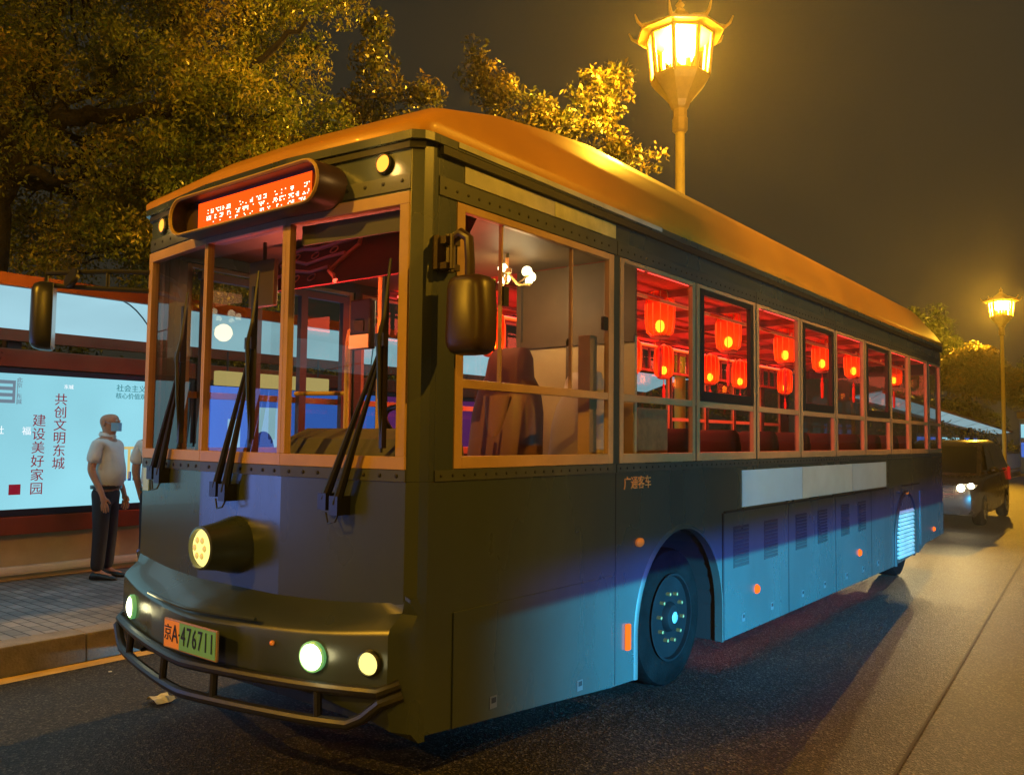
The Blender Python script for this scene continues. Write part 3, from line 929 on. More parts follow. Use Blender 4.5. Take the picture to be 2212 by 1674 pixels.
M_palegreen = mat('faded_yellow_plate', (0.42, 0.40, 0.17), 0.5, var=0.35, vscale=4)
M_bglass = glass('bus_glass', (0.80, 0.82, 0.80), 0.0, 1.3)
M_plastic = mat('black_plastic', (0.018, 0.018, 0.019), 0.35)
M_brownpl = mat('brown_mirror_plastic', (0.040, 0.020, 0.010), 0.4, var=0.15)
M_chrome = mat('steel', (0.5, 0.5, 0.5), 0.25, metal=1.0)
M_tyre = mat('tyre_rubber', (0.0045, 0.0045, 0.0045), 1.0, var=0.4, vscale=6, spec=0.02, bump=0.2, bscale=50)
M_rim = mat('dark_wheel_steel', (0.006, 0.006, 0.0065), 0.6, metal=0.0, spec=0.08, var=0.25, vscale=6)
M_hub = mat('hub_steel', (0.20, 0.20, 0.20), 0.4, metal=0.0, var=0.2, vscale=8)
M_nut = mat('rusty_wheel_nut', (0.45, 0.22, 0.08), 0.45, metal=0.6)
M_amberlens = glow('amber_marker_lens', (1.0, 0.13, 0.012), 1.9)
M_amberdim = mat('faint_glow_amber_lens', (0.75, 0.22, 0.03), 0.25, emit=(1, .25, .03), estr=0.10)  # slight glow added to lenses and reflector that are not lit
M_warmlamp = glow('warm_lamp_lens', (1.0, 0.30, 0.03), 2.8)
M_head = glow('headlamp_lens', (1.0, 0.95, 0.62), 9.0)
M_headrim = mat('green_tinted_lens', (0.22, 0.45, 0.18), 0.2, emit=(0.16, 0.6, 0.2), estr=0.45)
M_fog = glow('yellow_headlamp_lens', (0.98, 0.80, 0.22), 1.6)
M_bolt = mat('latch_metal', (0.30, 0.32, 0.33), 0.3, metal=0.8)

bus = thing('bus', 'vintage style dark slate bus with golden roof and red lantern lit windows', 'bus', (0, 0, 0))
W2 = -2.46
def nY(f): return lambda a, b: f(a, b)
# plan of the front, from the driver's corner to the kerb side corner
FP = [(0.0, -0.235), (-0.012, -0.285), (-0.055, -0.33), (-0.86, -0.42), (-1.60, -0.42), (-2.405, -0.33), (-2.448, -0.285), (-2.46, -0.235)]
REAR = 11.05
RP = [(-2.46, 10.72), (-2.40, 10.93), (-2.18, 11.05), (-0.28, 11.05), (-0.06, 10.93), (0.0, 10.72)]

def front_band(mb, z0, z1, d0, d1, mi=0, i0=0, i1=7):
    """band following the front plan between points i0..i1, pushed outward by d0 (inner) and d1 (outer)"""
    pts = [Vector((p[0], p[1])) for p in FP]
    nr = []
    for i in range(len(pts)):
        a = pts[max(i - 1, 0)]; b = pts[min(i + 1, len(pts) - 1)]
        t = (b - a).normalized(); n_ = Vector((-t.y, t.x))
        if n_.y > 0 and abs(n_.y) > .2: n_ = -n_
        nr.append(n_)
    nr[0] = Vector((1, 0)); nr[-1] = Vector((-1, 0))
    def ring(z, d): return [(pts[i].x + nr[i].x * d, pts[i].y + nr[i].y * d, z) for i in range(i0, i1 + 1)]
    A, B, C, D = ring(z0, d1), ring(z1, d1), ring(z1, d0), ring(z0, d0)
    n = len(A)
    for i in range(n - 1):
        mb.add([A[i], A[i + 1], D[i + 1], D[i], B[i], B[i + 1], C[i + 1], C[i]],
               [(0, 1, 5, 4), (3, 2, 1, 0), (4, 5, 6, 7), (2, 3, 7, 6)] + ([(0, 4, 7, 3)] if i == 0 else []) + ([(1, 2, 6, 5)] if i == n - 2 else []), mi)

# --- lower body: both sides with wheel arches, front panel, rear
def arc(cy, cz, r_, a0, a1, n=18):
    return [(cy + r_ * math.cos(R(a0 + (a1 - a0) * i / n)), cz + r_ * math.sin(R(a0 + (a1 - a0) * i / n))) for i in range(n + 1)]
A1 = arc(2.315, 0.46, 0.64, 180, 0)
A2 = arc(8.57, 0.46, 0.62, 180, 0)
side_poly = [(-0.235, 0.36), (0.5, 0.295), (1.375, 0.215), (A1[0][0], 0.2)] + A1 + [(A1[-1][0], 0.2), (A2[0][0], 0.2)] + A2 + [(A2[-1][0], 0.24), (9.6, 0.33), (10.72, 0.37), (10.72, 1.505), (-0.235, 1.505)]
b = MB()
bot = side_poly[:-2]
for xo, xi in ((0.0, -0.05), (W2, W2 + 0.05)):
    for (ya, za), (yb, zb) in zip(bot[:-1], bot[1:]):
        if yb - ya > 1e-6:
            b.add([(xo, ya, za), (xo, yb, zb), (xo, yb, 1.505), (xo, ya, 1.505)], [(0, 1, 2, 3)])
            b.add([(xi, ya, za), (xi, yb, zb), (xi, yb, 1.505), (xi, ya, 1.505)], [(3, 2, 1, 0)])
        b.add([(xo, ya, za), (xo, yb, zb), (xi, yb, zb), (xi, ya, za)], [(0, 1, 2, 3)])
front_band(b, 0.90, 1.505, -0.05, 0.0)
rr = [Vector((p[0], p[1])) for p in RP]
for i in range(len(rr) - 1): b.seg(rr[i], rr[i + 1], 0, (rr[i + 1] - rr[i]).length, 0.38, 1.56, 0.0, -0.05) if False else b.hexa(
    [(rr[i].x, rr[i].y, .38), (rr[i + 1].x, rr[i + 1].y, .38), (rr[i + 1].x * .96 - .05, rr[i + 1].y - .05, .38), (rr[i].x * .96 - .05, rr[i].y - .05, .38),
     (rr[i].x, rr[i].y, 1.56), (rr[i + 1].x, rr[i + 1].y, 1.56), (rr[i + 1].x * .96 - .05, rr[i + 1].y - .05, 1.56), (rr[i].x * .96 - .05, rr[i].y - .05, 1.56)])
lower = b.build('body', M_body, bus, weld=True)

# --- upper structure: corner posts, window posts, frieze
WIN = [(-.07, 1.385, 'driver'), (1.46, 2.515, 'fix'), (2.54, 3.63, 'blk'), (3.665, 4.69, 'fix'), (4.715, 5.72, 'blk'), (5.75, 6.77, 'fix'), (6.795, 7.85, 'blk'), (7.89, 8.81, 'fix'), (8.835, 9.86, 'fix'), (9.93, 10.70, 'fix')]
ZS, ZT = 1.562, 2.86
u = MB()
posts = [(-.20, -.07), (1.385, 1.46), (2.515, 2.54), (3.63, 3.665), (4.69, 4.715), (5.72, 5.75), (6.77, 6.795), (7.85, 7.89), (8.81, 8.835), (9.86, 9.93), (10.70, 10.72)]
for xa, xb in ((-0.05, 0.0), (W2, W2 + .05)):
    for a, c in posts: u.box(xa, xb, a, c, 1.505, ZT)
    u.box(xa, xb, -.2, 10.72, ZT, 3.14)
    for (a, c, k) in WIN: u.box(xa, xb, a, c, 1.505, ZS)
front_band(u, 1.505, 3.14, -0.06, 0.0, 0, 0, 2)
front_band(u, 1.505, 3.14, -0.06, 0.0, 0, 5, 7)
u.box(-.05, 0, -.2355, -.2, 1.505, 3.14); u.box(W2, W2 + .05, -.2355, -.2, 1.505, 3.14)
front_band(u, ZT, 3.14, -0.05, 0.0, 0, 2, 5)
for i in range(len(rr) - 1):
    p, q = rr[i], rr[i + 1]
    ip = lambda v: (v.x * .96 - .05, v.y - .05)
    def blk(z0, z1, p=p, q=q):
        u.hexa([(p.x, p.y, z0), (q.x, q.y, z0), (*ip(q), z0), (*ip(p), z0), (p.x, p.y, z1), (q.x, q.y, z1), (*ip(q), z1), (*ip(p), z1)])
    blk(2.75, 3.14)
    if i in (0, 4): blk(1.56, 2.75)
u.build('upper_body', M_body, bus, bevel=0.003)
# rear window
MB().add([(-2.18, 11.04, 1.56), (-.28, 11.04, 1.56), (-.28, 11.04, 2.75), (-2.18, 11.04, 2.75)], [(0, 1, 2, 3)]).build('rear_window', M_bglass, bus)

# --- riveted strips
def rivets(mb, p, q, z, step, d, r_=.0085, s0=.04, s1=None, mi=1):
    p = Vector(p); q = Vector(q); t = (q - p).normalized(); n_ = Vector((t.y, -t.x)); L = (q - p).length if s1 is None else s1
    s = s0
    while s < L - .02:
        c = p + t * s
        mm = frame_M((c.x + n_.x * d, c.y + n_.y * d, z), (-n_.y, n_.x, 0)) if False else Matrix.Translation((c.x + n_.x * d, c.y + n_.y * d, z)) @ Vector((0, 0, 1)).rotation_difference(Vector((n_.x, n_.y, 0))).to_matrix().to_4x4()
        mb.lathe([(r_, 0), (r_ * .8, .004), (.0001, .006)], mm, 6, mi)
        s += step
for x, sgn in ((0.0, 1), (W2, -1)):
    for (z0, z1, zr, nm) in ((1.507, 1.558, 1.533, 'sill_rivet_strip'), (ZT + .004, 2.955, 2.905, 'head_rivet_strip')):
        for (ya, yb) in ((-.20, 1.415), (1.425, 3.64), (3.65, 5.73), (5.74, 7.865), (7.875, 9.885), (9.9, 10.7)):
            s = MB()
            s.box(x + .0005 * sgn, x + .007 * sgn, ya, yb, z0, z1)
            if sgn > 0: rivets(s, (x, ya), (x, yb), zr, .082, .007)
            s.build(nm, [M_strip, M_rivet], bus)
fsm = MB()
front_band(fsm, 1.507, 1.560, .0005, .007, 0, 2, 5)
for i in range(2, 5): rivets(fsm, FP[i + 1], FP[i], 1.533, .10, -.0075)
fsm2 = MB()
front_band(fsm2, 2.872, 2.945, .0005, .007, 0, 2, 5)
for i in range(2, 5): rivets(fsm2, FP[i + 1], FP[i], 2.915, .115, -.0075)
def rivets_front(mb, zr, step):
    for i in range(2, 5):
        p = Vector(FP[i]); q = Vector(FP[i + 1]); t = (q - p).normalized(); n_ = Vector((-t.y, t.x)) * (1 if (-1) else 1)
        n_ = Vector((t.y, -t.x)); n_ = n_ if n_.y < 0 else -n_
        s = .05
        while s < (q - p).length - .03:
            c = p + t * s + n_ * .007
            mm = Matrix.Translation((c.x, c.y, zr)) @ Vector((0, 0, 1)).rotation_difference(Vector((n_.x, n_.y, 0))).to_matrix().to_4x4()
            mb.lathe([(.011, 0), (.009, .004), (.0001, .006)], mm, 6, 1)
            s += step
fsm = MB(); front_band(fsm, 1.507, 1.560, .0005, .007, 0, 2, 5); rivets_front(fsm, 1.533, .10); fsm.build('sill_rivet_strip', [M_strip, M_rivet], bus)
fsm2 = MB(); front_band(fsm2, 2.872, 2.945, .0005, .007, 0, 2, 5); rivets_front(fsm2, 2.915, .115); fsm2.build('head_rivet_strip', [M_strip, M_rivet], bus)

# --- plates above the driver's window, gutter, roof band
pl = MB(); pl.box(.0005, .006, -.02, .74, 2.962, 3.05); pl.build('header_plate', M_pale, bus)
pl = MB(); pl.box(.0005, .006, .745, 1.40, 2.962, 3.05); pl.build('header_plate', M_palegreen, bus)
pl = MB(); pl.box(.0305, .036, -.1, 1.95, 3.112, 3.140); pl.build('light_trim', M_pale, bus)
gt = MB()
gt.box(.0005, .028, -.2, 10.75, 3.058, 3.098); gt.box(W2 - .028, W2 - .0005, -.2, 10.75, 3.058, 3.098)
front_band(gt, 3.065, 3.095, .0005, .018, 0, 1, 6)
gt.build('gutter', M_black, bus)

# --- roof: stacked outlines
def outline(z, si, fi, ri, ov=0.03):
    pts = []
    src = FP + RP
    for k, (x, y) in enumerate(src):
        xx = -1.23 + (x + 1.23) * (1.23 + ov - si) / 1.23
        if k < len(FP): yy = y - ov + fi
        else: yy = y + ov - ri
        pts.append((xx, yy, z))
    return pts
lv = [(3.141, 0, 0, 0), (3.178, -.005, 0, 0), (3.20, .0, .02, .05), (3.30, .035, .16, .36), (3.42, .085, .62, .74), (3.50, .12, 1.15, 1.0), (3.56, .165, 1.55, 1.18), (3.60, .25, 1.75, 1.30), (3.625, .42, 1.95, 1.45)]
def dense(ring, n=64):
    """resample the closed outline so that neighbouring rings line up"""
    return ring
MB().loft([outline(*l) for l in lv]).build('roof', M_roof, bus, smooth=True, angle=62)
rb_ = MB()
r0 = outline(3.1005, 0, 0, 0, .03); r1 = outline(3.1405, 0, 0, 0, .03)
rb_.loft([r0, r1]); rb_.build('roof_band', M_body, bus)
# raised equipment cover on the roof
MB().hexa([(-2.0, 2.0, 3.62), (-.46, 2.0, 3.62), (-.46, 9.2, 3.62), (-2.0, 9.2, 3.62), (-1.95, 2.15, 3.68), (-.52, 2.15, 3.68), (-.52, 9.1, 3.68), (-1.95, 9.1, 3.68)]).build('roof_equipment_cover', M_roof, bus, bevel=.02)

# --- side windows
def rect_frame(mb, x0, x1, a, c, z0, z1, wv, wb, wt, mi=0):
    mb.box(x0, x1, a, a + wv, z0, z1, mi); mb.box(x0, x1, c - wv, c, z0, z1, mi)
    mb.box(x0, x1, a + wv, c - wv, z0, z0 + wb, mi); mb.box(x0, x1, a + wv, c - wv, z1 - wt, z1, mi)
def side_window(x, sgn, a, c, kind):
    fx0, fx1 = sorted((x - .03 * sgn, x + .005 * sgn))
    f = MB()
    rect_frame(f, fx0, fx1, a + .001, c - .001, ZS + .001, ZT - .001, .058 if kind == 'driver' else .045, .06, .04 if kind == 'driver' else .028)
    wv = .058 if kind == 'driver' else .045
    f.box(fx0 + .004, fx1 - .004, a + wv, c - wv, 1.953, 1.998)
    fo = f.build('side_window', M_frame, bus, bevel=0.004)
    gx = x - .018 * sgn
    def pane(y0, y1, z0, z1, off=0):
        gg = gx - off * sgn
        MB().add([(gg, y0, z0), (gg, y1, z0), (gg, y1, z1), (gg, y0, z1)], [(0, 1, 2, 3)]).build('pane', M_bglass, fo)
    if kind == 'driver':
        pane(a + wv, c - wv, 1.62, 1.953)
        pane(.30, .945, 2.0, 2.82, .006); pane(.94, 1.327, 2.0, 2.82)
        s = MB()
        for yy in (.295, .945): s.box(gx - .012 * sgn, gx + .008 * sgn, yy - .006, yy + .006, 2.0, 2.82)
        s.build('sliding_sash', M_frame, fo)
        MB().box(gx, gx + .02, .30, .34, 2.40, 2.50).build('latch', M_plastic, fo); MB().box(gx, gx + .02, 1.27, 1.32, 2.38, 2.46).build('latch', M_plastic, fo)
    elif kind == 'blk':
        s = MB(); rect_frame(s, *sorted((x - .028 * sgn, x + .010 * sgn)), a + .05, c - .05, 1.998, ZT - .03, .062, .075, .045)
        s.build('sliding_sash', M_plastic, fo, bevel=.004)
        pane(a + .112, c - .112, 2.073, 2.785); pane(a + wv, c - wv, 1.62, 1.953)
    else:
        pane(a + wv, c - wv, 1.998, ZT - .03); pane(a + wv, c - wv, 1.62, 1.953)
    return fo
for (a, c, k) in WIN: side_window(0.0, 1, a, c, k)
for (a, c, k) in WIN[1:]: side_window(W2, -1, a, c, 'fix')
side_window(W2, -1, -.07, 1.385, 'fix')

# --- windscreen
wf = MB()
def on_facet(i, s0, s1, z0, z1, d0, d1, mb, mi=0):
    p = Vector(FP[i]); q = Vector(FP[i + 1]); t = (q - p).normalized(); n_ = Vector((t.y, -t.x)); n_ = n_ if n_.y < 0 else -n_
    c = [p + t * s0 + n_ * d1, p + t * s1 + n_ * d1, p + t * s1 + n_ * d0, p + t * s0 + n_ * d0]
    mb.hexa([(k.x, k.y, z0) for k in c] + [(k.x, k.y, z1) for k in c], mi)
def flen(i): return (Vector(FP[i + 1]) - Vector(FP[i])).length
for i in (2, 3, 4):
    L = flen(i)
    on_facet(i, 0, L, ZS, 1.622, -.03, .012, wf); on_facet(i, 0, L, 2.80, ZT - .001, -.03, .012, wf)
L2_ = flen(2); L3_ = flen(3); L4_ = flen(4)
on_facet(2, 0.001, .055, 1.622, 2.80, -.03, .0125, wf); on_facet(2, L2_ - .03, L2_, 1.622, 2.80, -.03, .0125, wf)
on_facet(3, 0, .028, 1.622, 2.80, -.03, .0125, wf); on_facet(3, L3_ - .018, L3_, 1.622, 2.80, -.03, .0125, wf)
on_facet(4, 0, .018, 1.622, 2.80, -.03, .0125, wf); on_facet(4, L4_ - .055, L4_ - .001, 1.622, 2.80, -.03, .0125, wf)
ws = wf.build('windscreen', M_frame, bus, bevel=.003)
for i, s0, s1 in ((2, .055, L2_ - .03), (3, .028, L3_ - .018), (4, .018, L4_ - .055)):
    p = Vector(FP[i]); q = Vector(FP[i + 1]); t = (q - p).normalized()
    a = p + t * s0 + Vector((0, .012)); c = p + t * s1 + Vector((0, .012))
    MB().add([(a.x, a.y, 1.622), (c.x, c.y, 1.622), (c.x, c.y, 2.80), (a.x, a.y, 2.80)], [(0, 1, 2, 3)]).build('pane', M_bglass, ws)
bl = MB(); on_facet(2, .06, L2_ - .04, 2.70, 2.80, -.075, -.06, bl); bl.build('sun_blind', mat('grey_blind', (0.16, 0.15, 0.14), .7), ws)

# --- destination sign
def stadium(cx, cz, hw, hh, n=10):
    pts = []
    for k in range(n + 1): a = -math.pi / 2 + math.pi * k / n; pts.append((cx + hw - hh + hh * math.cos(a), cz + hh * math.sin(a)))
    for k in range(n + 1): a = math.pi / 2 + math.pi * k / n; pts.append((cx - hw + hh + hh * math.cos(a), cz + hh * math.sin(a)))
    return pts
cx, cz = -1.125, 2.945
So, Si = stadium(cx, cz, .672, .112), stadium(cx, cz, .652, .094)
d = MB(); n = len(So)
rings = [[(x, -.34, z) for x, z in So], [(x, -.545, z) for x, z in So], [(x, -.558, z) for x, z in stadium(cx, cz, .665, .105)], [(x, -.545, z) for x, z in Si], [(x, -.465, z) for x, z in Si]]
d.loft(rings)
sign = d.build('destination_sign', mat('sign_brown_housing', (0.055, 0.03, 0.018), .4), bus, smooth=True, angle=40)
rim = MB(); rim.loft([[(x, -.550, z) for x, z in So], [(x, -.562, z) for x, z in stadium(cx, cz, .668, .108)], [(x, -.562, z) for x, z in stadium(cx, cz, .660, .101)], [(x, -.550, z) for x, z in Si]], cap=False)
rim.build('rim', M_gold, sign)
def led_panel(name, strength):
    mm = bpy.data.materials.new(name); mm.use_nodes = True
    n = mm.node_tree; n.nodes.clear()
    o = n.nodes.new('ShaderNodeOutputMaterial'); e = n.nodes.new('ShaderNodeEmission')
    e.inputs[0].default_value = (1.0, 0.075, 0.005, 1); e.inputs[1].default_value = strength
    n.links.new(e.outputs[0], o.inputs[0]); return mm
MB().add([(-1.62, -.478, 2.868), (-.60, -.478, 2.868), (-.60, -.478, 3.022), (-1.62, -.478, 3.022)], [(0, 1, 2, 3)]).build('display', led_panel('led_orange_board', 1.7), sign)
g = random.Random(17)
dots = MB()
rows = [(2.925, 6), (2.890, 5), (2.855, 6)]
X0 = -1.53
for (zr, nn) in ((2.958, 3), (2.922, 3), (2.886, 3)):
    xx = X0
    while xx < -.63:
        wdt = g.choice([.035, .045, .055, .02])
        pat = g.random()
        for sub in range(3):
            for k in range(int(wdt / .0088)):
                if g.random() < (.58 if pat > .2 else .15):
                    xa = xx + k * .0088; za = zr + (sub - 1) * .0088
                    dots.box(xa, xa + .0062, -.4795, -.4787, za, za + .0056)
        xx += wdt + g.choice([.012, .02, .035])
dots.build('led_dots', glow('led_white_dots', (1.0, 0.75, 0.55), 4.0), sign)

# --- front marker lamps, cyclops headlamp, stickers
def disc_lamp(name, c, nrm, r_, lens, depth=.03, house=None, parent=bus, proud=.012):
    nrm = Vector(nrm).normalized()
    mm = Matrix.Translation(c) @ Vector((0, 0, 1)).rotation_difference(nrm).to_matrix().to_4x4()
    o = MB().lathe([(r_ * 1.18, -.02), (r_ * 1.18, depth * .5), (r_ * 1.02, depth * .7), (r_ * 1.0, depth * .4)], mm, 20).build(name, house or M_strip, parent, smooth=True)
    MB().lathe([(r_ * .99, depth * .4), (r_ * .85, depth * .4 + proud * .6), (r_ * .5, depth * .4 + proud), (.0001, depth * .4 + proud * 1.1)], mm, 20).build('lens', lens, o, smooth=True)
    return o
for c, nn in (((-.215, -.348, 3.012), (.11, -1, 0)), ((-2.215, -.351, 3.012), (-.11, -1, 0))):
    disc_lamp('marker_lamp', c, nn, .042, M_warmlamp, .035)
    point_light('marker_light', Vector(c) + Vector((0, -.08, 0)), 1.2, (1, .55, .15), .03, bus)
mm = Matrix.Translation((-1.23, -.40, 1.13)) @ Vector((0, 0, 1)).rotation_difference(Vector((0, -1, 0))).to_matrix().to_4x4()
hl = MB().lathe([(.155, 0), (.150, .05), (.125, .14), (.115, .20), (.112, .235), (.100, .24), (.097, .215)], mm, 28).build('centre_headlamp', M_body, bus, smooth=True, angle=50)
MB().lathe([(.097, .215), (.085, .225), (.06, .235), (.0001, .24)], mm, 24).build('lens', M_fog, hl, smooth=True)
ft = MB()
for k in range(6): ft.lathe([(.018, .2395), (.012, .245), (.0001, .246)], mm @ Matrix.Translation((.045 * math.cos(k * 1.047), .045 * math.sin(k * 1.047), -.002)), 8)
ft.build('bulb_cluster', mat('lamp_reflector_detail', (0.55, 0.42, 0.10), .3, emit=(1, .8, .2), estr=.5), hl)
MB().box(-2.36, -2.29, -.3545, -.3475, 1.36, 1.50).build('sticker', M_bluetint, bus)

# --- bumper and bull bar
def bx(xn):
    a = abs(xn)
    return -.685 + .16 * (a / .81) ** 1.3
def bump_path(off, z, n=30, lim=1.18):
    out = []
    for i in range(n + 1):
        s = -lim + 2 * lim * i / n
        out.append((-1.23 + s, bx(s) - off, z + .045 * max(0, abs(s) - .75) ** 1.3))
    return out
def bump_ring(off, z, zc=0.0):
    base = bump_path(off, z)
    y0 = -.235
    L = [(W2 + .0, y0 + .001, z + zc), (W2 - .0 + .004, (y0 + base[0][1]) / 2, z + zc)]
    Rr = [(-.004, (y0 + base[-1][1]) / 2, z + zc), (0.0, y0 + .001, z + zc)]
    return L + [(x, y, zz + zc * min(1, (abs(x + 1.23) / 1.2) ** 3)) for x, y, zz in base] + Rr
def inner_ring(z, zc=0.0):
    n = len(bump_ring(0, z)); o = []
    for (x, y, zz) in bump_ring(0, z, zc):
        xn = x + 1.23
        yy = -.41 if abs(xn) < .4 else -.41 + (abs(xn) - .4) / .82 * .09
        o.append((max(W2 + .01, min(-.01, x)), max(y + .002, yy) if abs(xn) < 1.2 else y, zz))
    return o
bp = MB()
bp.loft([inner_ring(.945, .035), inner_ring(.915, .05), bump_ring(-.085, .855, .05), bump_ring(-.012, .805, .04), bump_ring(0, .785, .03), bump_ring(0, .60, -.10), bump_ring(-.025, .565, -.18), bump_ring(-.12, .555, -.22)], cap=False)
bp.build('bumper', M_body, bus, smooth=True, angle=30)
br_ = MB()
pth = [p for p in bump_path(.014, .835) if -.62 < p[0] + 1.23 < .55]
br_.tube(pth, .010, 6)
br_.build('plate_brow', M_body, bus, smooth=True)
bb = MB()
low = bump_path(.03, .425, 30, 1.17)
low = [(x, y, z + .10 * max(0, abs(x + 1.23) - 1.05) / .12) for x, y, z in low]
up = [p for p in bump_path(.022, .570, 30, 1.15)]
ends = lambda q: [(q[0][0] - .06, q[0][1] + .08, q[0][2] + .03)] + q + [(q[-1][0] + .06, q[-1][1] + .08, q[-1][2] + .03)]
bb.tube(ends(low), .026, 10); bb.tube(ends(up), .026, 10)
for k in (4, 12, 18, 26):
    bb.tube([low[k], up[k]], .02, 8)
bb.build('bull_bar', mat('dark_steel_bar', (0.012, 0.012, 0.015), .42, spec=.6), bus, smooth=True)
for (x, zc, r_, lens, rim_, pw) in ((-.43, .700, .060, M_head, M_headrim, 5), (-.135, .705, .050, M_fog, M_plastic, 1.2), (-2.13, .695, .060, M_head, M_headrim, 5)):
    xn = x + 1.23
    sl = (bx(xn + .02) - bx(xn - .02)) / .04
    nn = Vector((sl, -1, 0)).normalized(); nn = Vector((-nn.x, nn.y, 0)) if False else Vector((sl, -1, 0)).normalized()
    c = Vector((x, bx(xn), zc)) + nn * .004
    o = disc_lamp('headlamp', c, (nn.x, nn.y, 0), r_, lens, .03, rim_, bus, .02)
    spot_light('headlamp_light', c + nn * .09, c + nn * 6 + Vector((0, 0, -1.2)), pw * 6, (1, .9, .55), 70, .8, .04, bus)
    point_light('headlamp_spill', c + nn * .10, pw * .10, (1, .9, .45), .04, bus)
rl = MB(); rl.ball((-.66, bx(.57) - .008, .735), .013, 10); rl.build('indicator', M_amberdim, bus, smooth=True)

# --- licence plate
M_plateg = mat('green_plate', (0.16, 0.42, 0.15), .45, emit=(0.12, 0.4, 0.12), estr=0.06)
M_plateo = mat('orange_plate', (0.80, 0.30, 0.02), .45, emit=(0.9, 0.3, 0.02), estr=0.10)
M_plch = mat('black_plate_ink', (0.015, 0.015, 0.012), .5)
lp = MB().box(-1.385, -.905, -.728, -.715, .627, .775).build('licence_plate', M_frame, bus, bevel=.004)
MB().box(-1.377, -1.235, -.731, -.7285, .635, .767).build('orange_field', M_plateo, lp)
MB().box(-1.235, -.913, -.731, -.7285, .635, .767).build('green_field', M_plateg, lp)
pm = lambda x, z: frame_M((x, -.7335, z), (1, 0, 0))
text_obj('lettering', '京', .085, pm(-1.337, .703), M_plch, lp, .001, squeeze=.85)
text_obj('lettering', 'A', .125, pm(-1.272, .703), M_plch, lp, .001, squeeze=.72)
text_obj('lettering', '·', .09, pm(-1.232, .703), M_plch, lp, .001)
for i, ch in enumerate('476711'): text_obj('lettering', ch, .135, pm(-1.195 + i * .0505, .702), M_plch, lp, .001, squeeze=.62)

# --- wipers
def wiper(x0, z0, x1, z1, ybase, ytip):
    a = Vector((x0, ybase, z0)); e = Vector((x1, ytip, z1)); t = e - a
    off = Vector((.085, 0, 0))
    root = MB()
    root.tube([a, a + t * .25, a + t * .6, a + t * 1.0], [.022, .018, .012, .009], 8)
    root.tube([a + off + Vector((0, 0, -.02)), a + off * .8 + t * .3, a + off * .5 + t * .65, a + off * .15 + t * 1.0], [.024, .017, .011, .008], 8)
    root.box(a.x - .03, a.x + .03, a.y - .02, a.y + .06, a.z - .05, a.z + .03); root.box(a.x + off.x - .03, a.x + off.x + .03, a.y - .02, a.y + .06, a.z - .07, a.z + .02)
    root.tube([a + Vector((.02, -.01, -.06)), a + Vector((.05, -.02, -.11)), a + Vector((.10, -.02, -.10)), a + Vector((.11, 0, -.05))], .005, 6)
    o = root.build('wiper', M_plastic, bus, smooth=True)
    bm_ = e + Vector((.02, -.0, 0))
    bl = MB()
    bl.tube([e + Vector((.035, 0, .38)), e + Vector((.02, -.02, .1)), e + Vector((.0, -.03, 0)), e + Vector((.0, -.02, -.25)), e + Vector((-.0, 0, -.52))], [.006, .011, .014, .011, .006], 6)
    bl.box(e.x - .006, e.x + .012, e.y - .012, e.y + .018, e.z - .5, e.z + .3)
    bl.box(e.x - .03, e.x + .03, e.y - .03, e.y + .0, e.z - .03, e.z + .03)
    bl.build('wiper_blade', M_plastic, o)
    return o
wiper(-2.13, 1.49, -1.83, 2.16, -.42, -.425)
wiper(-1.36, 1.43, -1.06, 2.19, -.475, -.475)
wiper(-.50, 1.41, -.16, 2.16, -.43, -.385)

# --- mirrors
def mirror_shell(name, c, yaw_, sx, sz, m_, back=True):
    mm = Matrix.Translation(c) @ Matrix.Rotation(yaw_, 4, 'Z')
    mb = MB(); rings = []
    for (dy, k, kz) in ((-.075, .55, .80), (-.06, .82, .93), (-.025, .97, .99), (.03, 1, 1), (.05, .98, .99)):
        ring = []
        for i in range(24):
            a = 2 * math.pi * i / 24; ca, sa = math.cos(a), math.sin(a)
            x = math.copysign(abs(ca) ** .45, ca) * sx / 2 * k; z = math.copysign(abs(sa) ** .35, sa) * sz / 2 * kz
            ring.append(mm @ Vector((x * (1 - .06 * (z > 0)), dy, z)))
        rings.append(ring)
    mb.loft(rings)
    o = mb.build(name, m_, bus, smooth=True, angle=50)
    MB().box(-sx * .44, sx * .44, .051, .054, -sz * .45, sz * .45).build('mirror_glass', M_chrome, o).matrix_local = mm
    return o
mir = mirror_shell('driver_mirror', (.195, -.185, 2.275), R(8), .235, .37, M_brownpl)
ab = MB()
ab.box(-.02, .03, -.235, -.12, 2.50, 2.66); ab.box(.03, .07, -.22, -.12, 2.50, 2.53); ab.box(.03, .07, -.22, -.12, 2.62, 2.655)
ab.tube([(.05, -.17, 2.49), (.05, -.17, 2.67)], .022, 10); ab.tube([(.085, -.19, 2.50), (.085, -.19, 2.66)], .014, 10)
ab.tube([(.05, -.17, 2.64), (.13, -.18, 2.665), (.18, -.185, 2.63), (.19, -.185, 2.52), (.19, -.185, 2.42)], .024, 10)
ab.build('mirror_arm', M_brownpl, mir, smooth=True)
mir2 = mirror_shell('kerb_side_mirror', (-2.99, -.72, 2.46), R(-28), .26, .44, M_plastic)
ab = MB()
ab.tube([(-2.40, -.34, 2.74), (-2.62, -.50, 2.745), (-2.98, -.72, 2.74), (-2.99, -.72, 2.64)], .016, 8)
ab.tube([(-2.40, -.34, 2.62), (-2.65, -.52, 2.635), (-2.92, -.70, 2.655)], .016, 8)
ab.tube([(-2.62, -.50, 2.63), (-2.62, -.50, 2.745)], .012, 8)
ab.build('mirror_arm', M_plastic, mir2, smooth=True)
rm = MB(); rm.lathe([(.0001, -.03), (.05, -.02), (.07, .01), (.065, .02), (.0001, .022)], Matrix.Translation((-2.80, -.64, 2.70)) @ Matrix.Rotation(R(70), 4, 'X'), 16)
rm.build('round_mirror', M_plastic, mir2, smooth=True)

